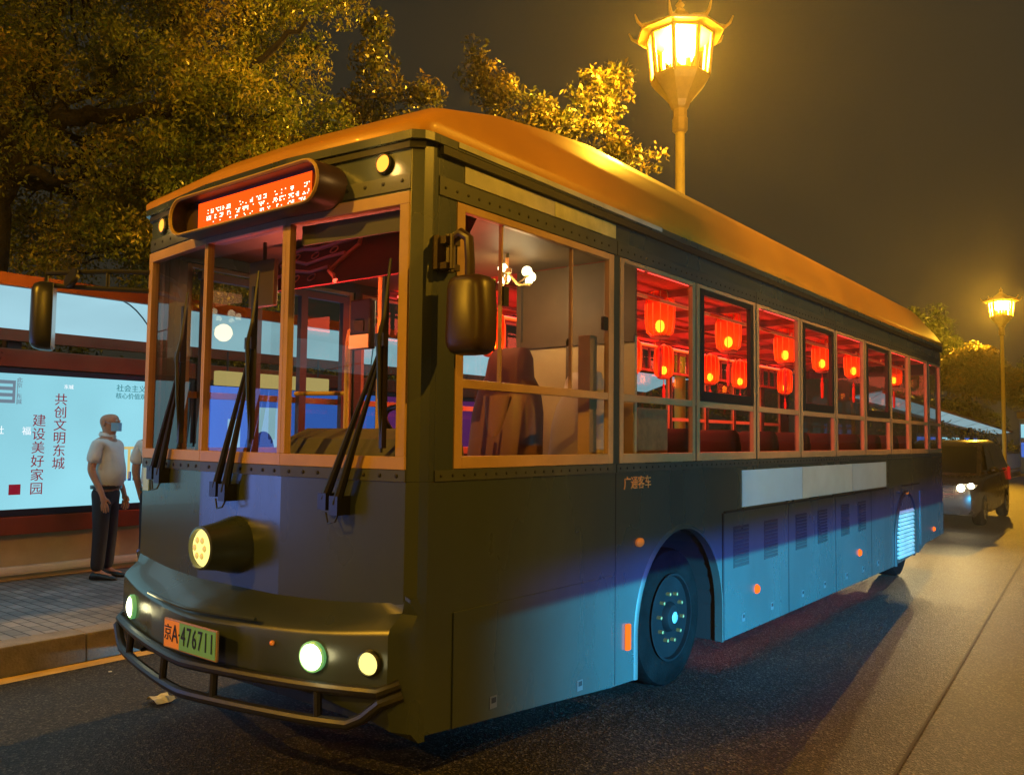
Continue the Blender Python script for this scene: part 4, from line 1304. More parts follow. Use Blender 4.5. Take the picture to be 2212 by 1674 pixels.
# --- wheels
def wheel(x, y, sgn):
    mm = Matrix.Translation((x, y, .475)) @ Matrix.Rotation(R(90) * sgn, 4, 'Y')
    t = MB().lathe([(.29, -.27), (.40, -.27), (.455, -.255), (.475, -.22), (.475, -.05), (.458, -.018), (.40, .0), (.345, .004), (.305, -.006), (.292, -.02), (.292, -.10), (.29, -.27)], mm, 48).build('tyre', M_tyre, None, smooth=True, angle=40)
    root = t; t.name = 'wheel'; t.parent = bus
    MB().lathe([(.295, -.02), (.300, .006), (.285, .008), (.275, -.03), (.262, -.12), (.235, -.15), (.215, -.13), (.205, -.095)], mm, 40).build('rim', M_rim, root, smooth=True, angle=40)
    MB().lathe([(.206, -.095), (.204, -.078), (.196, -.074), (.132, -.074), (.126, -.085)], mm, 40).build('wheel_flange', M_hub, root, smooth=True, angle=30)
    MB().lathe([(.127, -.085), (.115, -.05), (.10, .0), (.085, .02), (.06, .028)], mm, 32).build('hub', M_rim, root, smooth=True, angle=30)
    MB().lathe([(.042, .027), (.032, .034), (.0001, .036)], mm, 20).build('hub_cap', M_hub, root, smooth=True)
    for k in range(10):
        nn = MB()
        a = 2 * math.pi * k / 10 + .2
        nn.lathe([(.022, -.076), (.022, -.045), (.014, -.042), (.013, .012), (.0001, .016)], mm @ Matrix.Translation((.165 * math.cos(a), .165 * math.sin(a), 0)), 6)
        nn.build('wheel_nut', M_nut, root)
    hw = MB()
    for k in range(8):
        a = 2 * math.pi * k / 8
        hw.lathe([(.024, -.108), (.022, -.1065), (.0001, -.106)], mm @ Matrix.Translation((.222 * math.cos(a), .222 * math.sin(a), 0)), 10)
    hw.build('hand_holes', M_black, root)
    return root
wheel(-.085, 2.315, 1); wheel(W2 + .085, 2.315, -1); wheel(-.085, 8.57, 1); wheel(W2 + .085, 8.57, -1)
for (cy, cz, r_) in ((2.315, .46, .64), (8.57, .46, .62)):
    for (x0, x1) in ((-.045, -.62), (W2 + .045, W2 + .62)):
        wa = MB()
        pa = [(cy - r_ - .004, .2)] + arc(cy, cz, r_ + .004, 180, 0) + [(cy + r_ + .004, .2)]
        pb = [(cy - r_ - .03, .2)] + arc(cy, cz, r_ + .03, 180, 0) + [(cy + r_ + .03, .2)]
        wa.loft([[(x0, *a), (x1, *a), (x1, *c), (x0, *c)] for a, c in zip(pa, pb)])
        xx = x1
        wa.box(xx, xx + (.02 if x1 < -1.23 else -.02), cy - r_ - .03, cy + r_ + .03, .2, 1.12)
        wa.build('wheel_housing', M_black, bus)
al = MB()
for (cy, cz, r_) in ((2.315, .46, .64),):
    pa = [(cy - r_ + .006, .2)] + arc(cy, cz, r_ - .006, 180, 0, 28) + [(cy + r_ - .006, .2)]
    pb = [(cy - r_ - .028, .2)] + arc(cy, cz, r_ + .028, 180, 0, 28) + [(cy + r_ + .028, .2)]
    al.loft([[(-.051, *a), (.010, *a), (.012, (a[0] * 2 + c[0]) / 3, (a[1] * 2 + c[1]) / 3), (.0005, *c), (-.051, *c)] for a, c in zip(pa, pb)])
al.build('arch_lip', M_strip, bus, smooth=True, angle=40)

# --- side access panels, louvres, latches, lamps
def panel(name, y0, y1, z0, z1, zlow=None, m_=None):
    zl0, zl1 = (z0, z0) if zlow is None else zlow
    mb = MB().hexa([(.0008, y0, zl0), (.009, y0, zl0), (.009, y1, zl1), (.0008, y1, zl1), (.0008, y0, z1), (.009, y0, z1), (.009, y1, z1), (.0008, y1, z1)])
    return mb.build(name, m_ or M_body, bus, bevel=.003)
def latch(par, y, z):
    o = MB(); o.box(.0095, .013, y - .028, y + .028, z - .03, z + .03); o.box(.0135, .0142, y - .016, y + .020, z - .004, z + .022, 1)
    o.build('latch', [M_bolt, M_black], par)
def louvre(par, y0, y1, z0, z1, n=11):
    back = MB().box(.0095, .0115, y0, y1, z0, z1).build('louvre_panel', M_black, par)
    s = MB(); st = (z1 - z0) / n
    for k in range(n):
        z = z0 + k * st
        s.hexa([(.012, y0 + .01, z + .004), (.019, y0 + .01, z + .003), (.019, y1 - .01, z + .003), (.012, y1 - .01, z + .004), (.012, y0 + .01, z + st * .26), (.014, y0 + .01, z + st * .30), (.014, y1 - .01, z + st * .30), (.012, y1 - .01, z + st * .26)])
    s.build('louvre_slats', M_body, back)
def side_marker(par, y, z, r_=.034):
    mm = Matrix.Translation((.009, y, z)) @ Matrix.Rotation(R(90), 4, 'Y')
    o = MB().lathe([(r_ * 1.15, 0), (r_ * 1.1, .008), (r_, .010), (r_ * .8, .022), (.0001, .027)], mm, 18).build('side_marker_lamp', M_amberlens, par, smooth=True)
    return o
ap = panel('access_panel', -.055, 1.37, .22, .885, (.345, .222)); latch(ap, .243, .40); latch(ap, 1.02, .31)
d1 = panel('access_door', 2.985, 4.335, .206, 1.158); d2 = panel('access_door', 4.350, 5.655, .206, 1.156); d3 = panel('access_door', 5.672, 6.93, .206, 1.154)
d4 = panel('access_door', 6.945, 7.90, .206, 1.152)
louvre(d1, 3.155, 3.455, .725, 1.045); louvre(d1, 3.775, 4.08, .725, 1.045)
louvre(d2, 4.52, 4.81, .73, 1.05); louvre(d2, 5.12, 5.40, .73, 1.05)
louvre(d3, 5.84, 6.12, .742, 1.062); louvre(d3, 6.43, 6.72, .742, 1.062)
for dd, ys in ((d1, (3.34, 3.94)), (d2, (4.69, 5.305)), (d3, (6.0, 6.6)), (d4, (7.19,))):
    for yy in ys: latch(dd, yy, .322)
side_marker(d1, 3.61, .508); side_marker(d3, 6.464, .515)
for ys in (2.978, 4.3425, 5.6635, 6.9375, 7.907):
    MB().box(.0005, .0098, ys - .0105, ys + .0105, .206, 1.158).build('door_gap', M_black, bus)
hinge = MB(); hinge.box(.0095, .022, 2.985, 7.55, 1.158, 1.172); hinge.build('hinge_rail', M_black, bus)
for (ya, yb, m_) in ((3.34, 4.715, M_bluetint), (4.725, 6.26, mat('grey_plate_paint', (0.44, 0.52, 0.56), .4, var=.15, vscale=2)), (6.27, 7.60, mat('pale_grey_plate_paint', (0.40, 0.50, 0.60), .35, var=.1))):
    MB().box(.0008, .007, ya, yb, 1.185, 1.476).build('side_plate', m_, bus)
# covered rear wheel arch
ra = MB()
ra.prism([(8.07, .205)] + [(max(8.07, y), z) for y, z in arc(8.57, .46, .585, 150, 0)] + [(9.155, .245)], lambda y, z: (-.032, y, z), lambda y, z: (-.012, y, z))
rc = ra.build('wheel_cover', M_body, bus)
louv = MB(); k = 0
for k in range(12):
    z = .27 + k * .05; y0, y1 = 8.12 + .006 * k, 8.95
    louv.hexa([(-.0115, y0, z), (.014, y0, z - .004), (.014, y1, z - .004), (-.0115, y1, z), (-.0115, y0, z + .028), (-.008, y0, z + .03), (-.008, y1, z + .03), (-.0115, y1, z + .028)])
louv.build('louvre_slats', M_pale, rc)
rl_ = MB(); pa = arc(8.57, .46, .62, 180, 95, 16); rl_.tube([(.012, 7.95, .2)] + [(.012, y, z) for y, z in pa], .022, 8); rl_.build('arch_lip', M_black, bus, smooth=True)
am = MB(); am.box(.022, .034, 8.42, 8.56, 1.05, 1.075); am.build('reflector', M_amberdim, bus)
rp_ = panel('rear_panel', 9.30, 10.70, .40, 1.06, (.335, .375)); side_marker(rp_, 10.05, .49, .028)
rv = MB(); rv.box(.0008, .012, 8.35, 9.25, 1.155, 1.17); rv.lathe([(.03, 0), (.02, .02), (.0001, .022)], Matrix.Translation((.0, 8.20, 1.09)) @ Matrix.Rotation(R(90), 4, 'Y'), 12); rv.build('filler_hinge', M_black, bus)
# front side lamp (long, lit), oval repeater, lettering
sl_ = MB().box(.0008, .022, 1.535, 1.580, .405, .565).build('front_side_lamp', M_amberlens, bus, bevel=.008)
ov = MB().lathe([(.05, 0), (.048, .012), (.03, .022), (.0001, .025)], Matrix.Translation((.0008, 1.71, 1.055)) @ Matrix.Rotation(R(90), 4, 'Y') @ Matrix.Diagonal((.6, 1, 1, 1)), 18).build('repeater_lamp', M_amberdim, bus, smooth=True)
text_obj('side_lettering', '广通客车', .088, frame_M((.004, 1.685, 1.432), (0, 1, 0)), mat('orange_lettering', (0.75, 0.32, 0.10), .5), bus, .002)
seam = MB(); seam.box(.0004, .0016, 1.415, 1.425, .22, 1.505); seam.build('panel_seam', M_black, bus)

# ------------------------------------------------------------------ bus interior
M_redceil = mat('red_ceiling_lacquer', (0.55, 0.07, 0.05), 0.7, var=0.25, vscale=3)
M_redwood = mat('red_brown_wood', (0.34, 0.07, 0.04), 0.45, var=0.4, vscale=5)
M_floor = mat('bus_floor', (0.06, 0.03, 0.02), 0.7)
M_beige = mat('beige_partition', (0.62, 0.46, 0.24), 0.55, var=0.1)
M_brownpan = mat('brown_panel', (0.16, 0.10, 0.055), 0.6, var=0.15)
M_seat = mat('brown_purple_vinyl', (0.22, 0.085, 0.065), 0.45, var=0.15)
M_seatred = mat('dark_red_seat', (0.016, 0.008, 0.007), 0.6, var=0.2, spec=0.15)
M_dash = mat('grey_dashboard', (0.13, 0.12, 0.10), 0.6, var=0.15)
M_yellowpole = mat('yellow_handrail', (0.72, 0.46, 0.10), 0.35)
M_redstrip = glow('red_cove_light', (1.0, 0.045, 0.035), 11)
M_cream = mat('cream_label', (0.62, 0.50, 0.30), .6)
MB().box(W2 + .06, -.06, 1.785, 10.9, 2.93, 2.96).build('ceiling', M_redceil, bus)
MB().box(W2 + .06, -.06, -.2, 1.784, 2.93, 2.96).build('cab_ceiling', M_brownpan, bus)
MB().box(W2 + .66, -.66, 1.7, 10.9, .62, .68).build('floor', M_floor, bus)
MB().box(W2 + .06, -.06, -.25, 1.7, .90, .96).build('driver_floor', M_floor, bus)
b = MB()
for k in range(9):
    y = 2.0 + k * 1.05
    b.box(W2 + .07, -.07, y, y + .05, 2.87, 2.929)
for x in (-.55, -1.23, -1.9): b.box(x - .025, x + .025, 1.8, 10.8, 2.845, 2.8695)
b.build('ceiling_beams', M_redwood, bus)
for x in (-.115, W2 + .115):
    MB().box(x - .02, x + .02, 1.8, 10.75, 2.872, 2.888).build('cove_light', M_redstrip, bus)
ir = MB()
for x in (-.42, W2 + .42): ir.tube([(x, 1.9, 2.80), (x, 10.6, 2.80)], .016, 8)
for x in (-.42, W2 + .42):
    for k in range(8): ir.tube([(x, 2.2 + k * 1.15, 2.80), (x, 2.2 + k * 1.15, 2.85)], .012, 6)
ir.build('ceiling_rail', M_yellowpole, bus)
# lattice valance over the far windows
lt = MB()
for k in range(34): lt.box(W2 + .10, W2 + .125, 1.9 + k * .26, 1.925 + k * .26, 2.56, 2.84)
for z in (2.55, 2.84): lt.box(W2 + .095, W2 + .13, 1.8, 10.7, z, z + .03)
lt.build('lattice_valance', M_redwood, bus)
# seats
def seat(name, x, y, z, wdt, h, m_, drv=False):
    mb = MB()
    rings = []
    prof = ((0, .5, .10), (.25, .52, .13), (.55, .50, .12), (.72, .44, .10), (.80, .33, .10), (.93, .30, .09), (1.0, .25, .06)) if drv else ((0, .46, .08), (.4, .47, .10), (.8, .46, .09), (.95, .42, .07), (1, .36, .04))
    for t, wf_, th in prof:
        ww = wdt * wf_; zz = z + .40 + h * t; yy = y + .08 * t
        rings.append([(x + ww * math.copysign(abs(math.cos(a)) ** .6, math.cos(a)), yy + th * math.copysign(abs(math.sin(a)) ** .7, math.sin(a)), zz) for a in [2 * math.pi * k / 20 for k in range(20)]])
    mb.loft(rings)
    mb.box(x - wdt * .48, x + wdt * .48, y - .46, y + .02, z + .36, z + .48)
    mb.tube([(x, y - .2, z), (x, y - .2, z + .36)], .07, 10)
    return mb.build(name, m_, bus, smooth=True, angle=45)
ds = seat('driver_seat', -.66, 1.12, .96, .52, .93, M_seat, True)
hp = MB(); hp.loft([[(-.66 + ww * math.cos(a), 1.02 + .02 * t - .03 * abs(math.sin(a)), 1.86 + t * .28) if False else (-.66 + ww * math.cos(a), 1.035 + t * .03 + .012 * math.sin(a), 1.72 + t * .42) for a in [2 * math.pi * k / 16 for k in range(16)]] for t, ww in ((0, .03), (.06, .06), (.3, .085), (.62, .11))])
seat('conductor_seat', -.40, 1.60, .96, .44, .80, mat('cream_vinyl', (0.55, 0.40, 0.30), .5), True)
hp.build('seat_inset', mat('tan_vinyl', (0.30, 0.13, 0.06), .4), ds, smooth=True)
for k in range(9):
    y = 2.75 + k * .87
    for x in (-.36, -.80, -1.66, -2.10): seat('passenger_seat', x, y, .68, .44, .72, M_seatred)
tb = MB()
for k in range(4): tb.box(-1.0, -.1, 3.05 + k * 1.74, 3.5 + k * 1.74, 1.30, 1.34)
tb.build('table', mat('varnished_table', (0.40, 0.20, 0.08), .35, var=.3, vscale=5), bus)
pt = MB(); pt.box(-1.02, -.075, 1.78, 1.81, .68, 2.40); pt.build('partition', M_beige, bus)
pt = MB(); pt.box(-1.02, -.075, 1.785, 1.805, 2.40, 2.925); pt.build('partition_top', M_brownpan, bus)
pt = MB(); pt.box(-.42, -.14, 1.93, 2.36, 1.25, 1.93); pt.build('wooden_locker', mat('tan_planks', (0.42, 0.22, 0.09), .5, var=.35, vscale=9), bus)
pt = MB(); pt.box(-1.06, -1.02, 1.76, 1.83, .68, 2.925); pt.box(-.62, -.59, 1.765, 1.78, .68, 2.925); pt.box(-1.02, -.075, 1.765, 1.78, 2.36, 2.41); pt.build('partition_frame', M_brownpan, bus)
pt = MB(); pt.box(-.17, -.085, 1.25, 1.33, .97, 2.35); pt.build('cab_post', M_frame, bus)
pt = MB(); pt.box(-.50, -.08, 1.77, 1.779, .9, 1.95); pt.build('locker_panel', mat('ochre_panel', (0.55, 0.30, 0.08), .5, var=.1), bus)
cs_ = MB(); cs_.tube([(-.16, 1.70, 2.0), (-.20, 1.66, 1.9), (-.21, 1.66, 1.7), (-.18, 1.68, 1.5)], .012, 6); cs_.build('hanging_cord', M_plastic, bus)
db = MB()
db.prism([(-.24, 1.0), (-.24, 1.60), (-.18, 1.70), (-.05, 1.755), (.12, 1.75), (.18, 1.5), (.16, 1.0)], lambda y, z: (-1.15, y, z), lambda y, z: (-.12, y, z))
db.prism([(-.24, 1.0), (-.24, 1.44), (.05, 1.50), (.10, 1.0)], lambda y, z: (-2.36, y, z), lambda y, z: (-1.151, y, z))
db.build('dashboard', M_dash, bus, bevel=.015)
sw = MB()
mm = Matrix.Translation((-.62, .33, 1.74)) @ Matrix.Rotation(R(-38), 4, 'X')
sw.tube([mm @ Vector((.22 * math.cos(a), .22 * math.sin(a), 0)) for a in [2 * math.pi * k / 28 for k in range(29)]], .016, 8)
for a in (0.3, math.pi - .3, -math.pi / 2): sw.tube([mm @ Vector((0, 0, -.02)), mm @ Vector((.21 * math.cos(a), .21 * math.sin(a), 0))], .014, 6)
sw.tube([mm @ Vector((0, 0, -.02)), mm @ Vector((0, 0, -.4))], .03, 8)
sw.build('steering_wheel', M_plastic, bus, smooth=True)
yp = MB(); yp.tube([(-.93, .30, 1.5), (-.93, .30, 2.92)], .019, 10); yp.tube([(-.93, .30, 2.78), (-.40, .34, 2.78)], .014, 8)
yp.tube([(-1.36, .42, 1.2), (-1.36, .42, 2.30), (-1.34, .42, 2.37), (-1.26, .42, 2.41), (-1.02, .40, 2.42)], .017, 10)
yp.tube([(-1.36, .42, 1.98), (-1.72, .30, 1.98)], .014, 8); 
yp.build('handrail', M_yellowpole, bus, smooth=True)
fr_ = MB().box(-1.17, -.99, .27, .32, 2.23, 2.53).build('fare_reader', M_plastic, bus, bevel=.012)
MB().box(-1.165, -.995, .262, .2695, 2.235, 2.315).build('reader_label', M_cream, fr_)
MB().box(-1.12, -1.04, .2625, .2695, 2.335, 2.40).build('reader_screen', mat('reader_screen', (0.03, 0.03, 0.03), .1), fr_)
# red header panel with painted outlines, behind the windscreen top
hd = MB().hexa([(-1.75, .05, 2.60), (-.20, .10, 2.60), (-.20, .13, 2.60), (-1.75, .08, 2.60), (-1.75, .25, 2.925), (-.20, .30, 2.925), (-.20, .33, 2.925), (-1.75, .28, 2.925)]).build('header_panel', mat('header_red', (0.16, 0.012, 0.016), .5, var=.2), bus)
hl_ = MB()
P_ = lambda u, v: (-1.75 + u * 1.55, .043 + u * .05 + v * .2, 2.60 + v * .325)
hl_.tube([P_(.02, .80), P_(.12, .88), P_(.22, .82), P_(.34, .90), P_(.44, .96), P_(.46, .75), P_(.40, .45), P_(.37, .25), P_(.42, .12), P_(.44, .02)], .017, 6)
hl_.tube([P_(.03, .55), P_(.12, .60), P_(.20, .50), P_(.30, .58), P_(.40, .62)], .012, 6)
hl_.tube([P_(.05, .30), P_(.15, .38), P_(.25, .30), P_(.35, .36)], .012, 6)
for (uu, vv) in ((.10, .70), (.22, .68), (.32, .74), (.18, .2), (.28, .18)):
    hl_.tube([P_(uu + .02 * math.cos(a), vv + .07 * math.sin(a)) for a in [2 * math.pi * k / 12 for k in range(13)]], .005, 5)
hl_.build('painted_scrollwork', mat('salmon_paint', (0.95, 0.30, 0.22), .5), bus)
cv = MB(); cv.box(W2 + .06, -.06, -.30, .04, 2.885, 2.925); cv.build('windscreen_header', M_dash, bus)
# interior mirror, papers on the windscreen top
im = MB(); im.box(-1.52, -1.28, -.20, -.17, 2.45, 2.72); im.tube([(-1.40, -.18, 2.72), (-1.40, -.18, 2.83)], .012, 6); im.build('inside_mirror', mat('dull_mirror', (0.25, 0.18, 0.12), .3, metal=.6), bus, bevel=.02)
# folding door leaves on the kerb side
fd = MB()
for y in (.02, .42, .82, 1.22): fd.box(W2 + .055, W2 + .10, y, y + .06, .6, 2.75)
fd.box(W2 + .055, W2 + .10, .0, 1.28, 2.75, 2.80); fd.box(W2 + .06, W2 + .095, .08, 1.22, 1.30, 1.34)
fd.build('door_frame', mat('purple_brown_door', (0.12, 0.07, 0.09), .4), bus)
area_light('ceiling_wash', (-1.23, 6.2, 1.4), (-1.23, 6.2, 3.0), 170, (1.0, 0.10, 0.06), 1.2, 8.0, bus)
area_light('ceiling_glow', (-1.23, 6.0, 2.83), (-1.23, 6.0, 0), 400, (1.0, 0.10, 0.05), 1.6, 8.0, bus)
area_light('header_fill', (-.95, -.12, 1.75), (-.95, .2, 3.0), 26, (1.0, 0.16, 0.10), 1.2, .2, bus).data.spread = R(70)  # added red fill that brightens the header panel, not a dashboard lamp
area_light('cabin_glow', (-.9, .9, 2.90), (-.9, .9, 0), 9, (1.0, 0.35, 0.14), 1.0, 0.8, bus)

# ------------------------------------------------------------------ lanterns hanging in the bus
M_lant = translucent('red_lantern_paper', (1.0, 0.07, 0.012), clear=0.40, tl=0.8)
for _n in M_lant.node_tree.nodes:
    if _n.type == 'BSDF_TRANSPARENT': _n.inputs[0].default_value = (1.0, 0.30, 0.05, 1)
M_lantrib = mat('lantern_gold_rib', (0.65, 0.30, 0.04), .4)
M_lantcap = mat('lantern_cap', (0.45, 0.10, 0.02), .4)
M_tass = mat('red_tassel', (0.55, 0.03, 0.02), .7)
M_lbulb = glow('lantern_bulb', (1.0, 0.55, 0.12), 26.0)
def lantern(label, x, y, z, s=1.0, first=None):
    if first is not None:
        o = copy_tree(first); o.location = (x, y, z); o.scale = (s * 1.08, s * 1.08, s * 1.25); o['label'] = label
        o.rotation_euler.z = rnd.uniform(0, 1)
        return o
    root = thing('lantern', label, 'lantern', (x, y, z), 0, 'red lanterns hanging inside the bus')
    root.scale = (s * 1.08, s * 1.08, s * 1.25)
    prof = [(.070, -.150), (.100, -.128), (.110, -.06), (.111, 0), (.110, .06), (.100, .128), (.070, .150)]
    body = MB(); n = 12
    o = 0
    body.lathe(prof, None, 12); body.f = body.f[:-2]; body.m = body.m[:-2]
    body.build('paper_body', M_lant, root)
    rb = MB()
    for k in range(12):
        a = 2 * math.pi * k / 12
        rb.tube([((r_ + .002) * math.cos(a), (r_ + .002) * math.sin(a), h_) for r_, h_ in prof], .0035, 5)
    rb.build('ribs', M_lantrib, root)
    cp = MB(); cp.lathe([(.074, .146), (.076, .154), (.05, .158), (.02, .165), (.008, .18)], None, 16); cp.tube([(0, 0, .175), (0, 0, .24)], .004, 5); cp.build('cap', M_lantcap, root)
    cp = MB(); cp.lathe([(.045, -.172), (.07, -.164), (.076, -.154), (.074, -.146), (.06, -.148)], None, 16); cp.build('base_ring', M_lantcap, root)
    ts = MB(); ts.tube([(0, 0, -.15), (0, 0, -.24)], .004, 5); ts.ball((0, 0, -.235), .016, 8); ts.lathe([(.010, -.25), (.018, -.28), (.016, -.40), (.011, -.42)], None, 8); ts.build('tassel', M_tass, root)
    MB().ball((0, 0, -.085), .036, 10, 0, 1.2).build('bulb', M_lbulb, root)
    point_light('lantern_light', (0, 0, -.06), 3.0, (1.0, 0.34, 0.08), .03, root)
    return root
near = [(3.10, 'red lantern in the first passenger window behind the driver, largest of the near row', 1.0), (4.46, 'red lantern with the brightest yellow glow, in the second passenger window', 1.0),
        (5.95, 'red lantern at the right side of the third passenger window', 1.0), (7.18, 'red lantern in the fourth passenger window, black framed', 1.0),
        (8.45, 'red lantern in the fifth passenger window', 1.0), (10.5, 'small looking red lantern in the seventh passenger window, last of the near row', 1.0)]
first = None
for (y, lab, s) in near:
    o = lantern(lab, -.60, y, 2.755, s, first)
    if first is None: first = o
far = [(2.55, 'red lantern glimpsed in the driver window beside the mirror'), (4.95, 'small orange red lantern at the left edge of the first passenger window'), (5.70, 'small red lantern hanging right below the big one in the first passenger window'),
       (6.95, 'slim red lantern low at the left of the second passenger window'), (7.9, 'small orange lantern low at the right of the second passenger window'), (9.6, 'far red lantern glimpsed low in the third passenger window')]
for (y, lab) in far: lantern(lab, -1.95, y, 2.62, .95, first)
# globe lamp cluster in the driver's cab
ch = thing('globe_lamp', 'cluster of white globe lamps with brass arms in the driver window', 'lamp', (-.72, 1.22, 2.93))
M_globe = glow('white_globe', (1.0, 0.86, 0.52), 7.0)
a_ = MB(); a_.tube([(0, 0, 0), (0, 0, -.10)], .012, 8); a_.lathe([(.0001, -.10), (.03, -.10), (.03, -.13), (.0001, -.14)], None, 12)
gl = MB()
for (dx, dy, dz, r_) in ((.02, .19, -.09, .036), (.0, .26, -.115, .036), (.03, .20, -.155, .026), (-.02, -.02, -.10, .034), (-.03, .03, -.16, .028), (.0, -.06, -.20, .022)):
    gl.ball((dx, dy, dz), r_, 14)
    a_.tube([(0, 0, -.12), (dx * .5, dy * .5, -.19), (dx, dy, dz - r_)], .006, 6)
    a_.lathe([(.012, -r_ - .004), (.020, -r_ + .006), (.018, -r_ + .014)], Matrix.Translation((dx, dy, dz)), 10)
a_.build('brass_arms', M_gold, ch, smooth=True); gl.build('globes', M_globe, ch, smooth=True)
point_light('globe_light', (0, .10, -.28), 9.0, (1, .72, .32), .08, ch)

# ------------------------------------------------------------------ people
def skin_mesh(name, pts, edges, mats, parent, sub=2, root_i=0):
    me = bpy.data.meshes.new(name)
    me.from_pydata([p[0] for p in pts], edges, [])
    ob = bpy.data.objects.new(name, me); col.objects.link(ob)
    sm = ob.modifiers.new('skin', 'SKIN'); sm.use_smooth_shade = True; sm.branch_smoothing = 0.4
    sd = ob.modifiers.new('sub', 'SUBSURF'); sd.levels = sub; sd.render_levels = sub
    if not me.skin_vertices: pass
    for i, p in enumerate(pts):
        sv = me.skin_vertices[0].data[i]
        r_ = p[1]; sv.radius = r_ if isinstance(r_, tuple) else (r_, r_)
        sv.use_root = (i == root_i)
    bpy.context.view_layer.update()
    dg = bpy.context.evaluated_depsgraph_get()
    me2 = bpy.data.meshes.new_from_object(ob.evaluated_get(dg))
    bpy.data.objects.remove(ob)
    me2.name = name
    me2.materials.clear(); me2.materials.append(mats)
    me2.polygons.foreach_set('use_smooth', [True] * len(me2.polygons))
    o = bpy.data.objects.new(name, me2); col.objects.link(o)
    if parent is not None: o.parent = parent
    return o
M_skin = mat('skin', (0.42, 0.22, 0.14), .5, var=.08, vscale=8)
M_shirt = mat('white_shirt_cloth', (0.62, 0.66, 0.68), .8, var=.06, vscale=12, bump=.35, bscale=14)
M_trous = mat('navy_trouser_cloth', (0.012, 0.014, 0.028), .8, bump=.3, bscale=12)
M_shoe = mat('black_leather', (0.010, 0.010, 0.010), .35)
M_mask = mat('blue_face_mask', (0.20, 0.50, 0.85), .7)
M_hair = mat('short_grey_hair', (0.10, 0.085, 0.075), .8)
def person(label, loc, rz, bald=True, masked=True, belly=.04):
    """standing figure, local -Y is the way it faces"""
    root = thing('person', label, 'person', loc, rz)
    b = belly
    P = [((0, .0, .93), (.15, .12)),            # 0 pelvis
         ((0, -b * .6, 1.10), (.165, .14)),     # 1 belly
         ((0, -b * .2, 1.28), (.165, .12)),     # 2 chest
         ((0, .01, 1.42), (.10, .085)),         # 3 upper chest
         ((0, .0, 1.50), (.058, .058)),         # 4 neck
         ((0, -.015, 1.555), (.074, .086)),      # 5 jaw
         ((0, -.01, 1.635), (.092, .116)),      # 6 head
         ((0, .0, 1.715), (.066, .082))]         # 7 crown
    E = [(0, 1), (1, 2), (2, 3), (3, 4), (4, 5), (5, 6), (6, 7)]
    def addp(p, r_, par):
        P.append((p, r_)); E.append((par, len(P) - 1)); return len(P) - 1
    for s in (-1, 1):
        sh = addp((.185 * s, .015, 1.41), .055, 3)
        el = addp((.235 * s, .05 if s < 0 else .03, 1.13), .042, sh)
        wr = addp((.235 * s, -.07, .90), .030, el)
        pm_ = addp((.23 * s, -.095, .82), (.022, .038), wr)
        for k, (dy, L) in enumerate(((-.030, .072), (-.010, .085), (.010, .08), (.028, .062))):
            q = addp((.228 * s, -.10 + dy, .775), .0105, pm_)
            q = addp((.222 * s, -.105 + dy * 1.15, .775 - L * .55), .0095, q)
            addp((.208 * s, -.10 + dy * 1.15, .775 - L), .008, q)
        th = addp((.215 * s, -.13, .83), .012, pm_); addp((.205 * s, -.15, .785), .0095, th)
        hp_ = addp((.095 * s, .0, .86), .085, 0)
        kn = addp((.10 * s, -.01, .49), .058, hp_)
        an = addp((.10 * s, .02, .09), .040, kn)
        ft_ = addp((.105 * s, -.07, .04), (.038, .028), an); addp((.11 * s, -.15, .03), (.032, .02), ft_)
    body = skin_mesh('body', P, E, M_skin, root, 2)
    # face and ears
    fc = MB()
    fc.loft([[(.014 * math.cos(a), -.108 - .0 + .004 * math.sin(a), 1.645 + .006 * math.sin(a)) for a in [2 * math.pi * k / 8 for k in range(8)]], [(.017 * math.cos(a), -.118 + .012 * math.sin(a), 1.602 + .012 * math.sin(a)) for a in [2 * math.pi * k / 8 for k in range(8)]]])
    for s in (-1, 1):
        fc.loft([[(s * (.080 + t * .016), .012 + .018 * math.cos(a), 1.615 + .032 * math.sin(a)) for a in [2 * math.pi * k / 10 for k in range(10)]] for t in (0, 1)])
    fc.build('ears_and_nose', M_skin, root, smooth=True)
    ey = MB()
    for s in (-1, 1): ey.ball((.033 * s, -.098, 1.638), .012, 8)
    ey.build('eyes', mat('eye_white', (.5, .5, .48), .2), root, smooth=True)
    if masked:
        mk = MB(); gr = []
        for i in range(7):
            t = -1 + 2 * i / 6
            gr.append([(.078 * math.sin(t * 1.35), -.045 - .082 * math.cos(t * 1.35), z + dz) for z, dz in ((1.53, 0), (1.56, 0), (1.60, 0), (1.618, 0))])
        mk.sheet(gr); mk.sheet([[(x * 1.02, y - .004, z) for x, y, z in r_] for r_ in gr])
        for s in (-1, 1): mk.tube([(s * .076, -.06, 1.605), (s * .088, -.01, 1.625), (s * .094, .015, 1.62)], .002, 4)
        mk.build('face_mask', M_mask, root, smooth=True)
    hr = MB(); gr = []
    for i in range(9 if not bald else 0):
        ph = (1.45 if bald else .05) + (1.85 - (1.45 if bald else .05)) * i / 8
        row = []
        for k in range(17):
            th = (math.pi * .10 if bald else -math.pi * .10) + math.pi * (.80 if bald else 1.20) * k / 16
            row.append((.084 * math.sin(ph) * math.cos(th), .0 + .103 * math.sin(ph) * math.sin(th), 1.635 + .108 * math.cos(ph)))
        gr.append(row)
    if not bald: hr.sheet(gr); hr.build('hair', M_hair, root, smooth=True)
    # shirt: body and short sleeves
    S = [((0, .0, .90), (.182, .150)), ((0, -b * .75, 1.10), (.192, .172)), ((0, -b * .3, 1.27), (.190, .145)), ((0, .01, 1.41), (.125, .105)), ((0, .008, 1.475), (.072, .070))]
    SE = [(0, 1), (1, 2), (2, 3), (3, 4)]
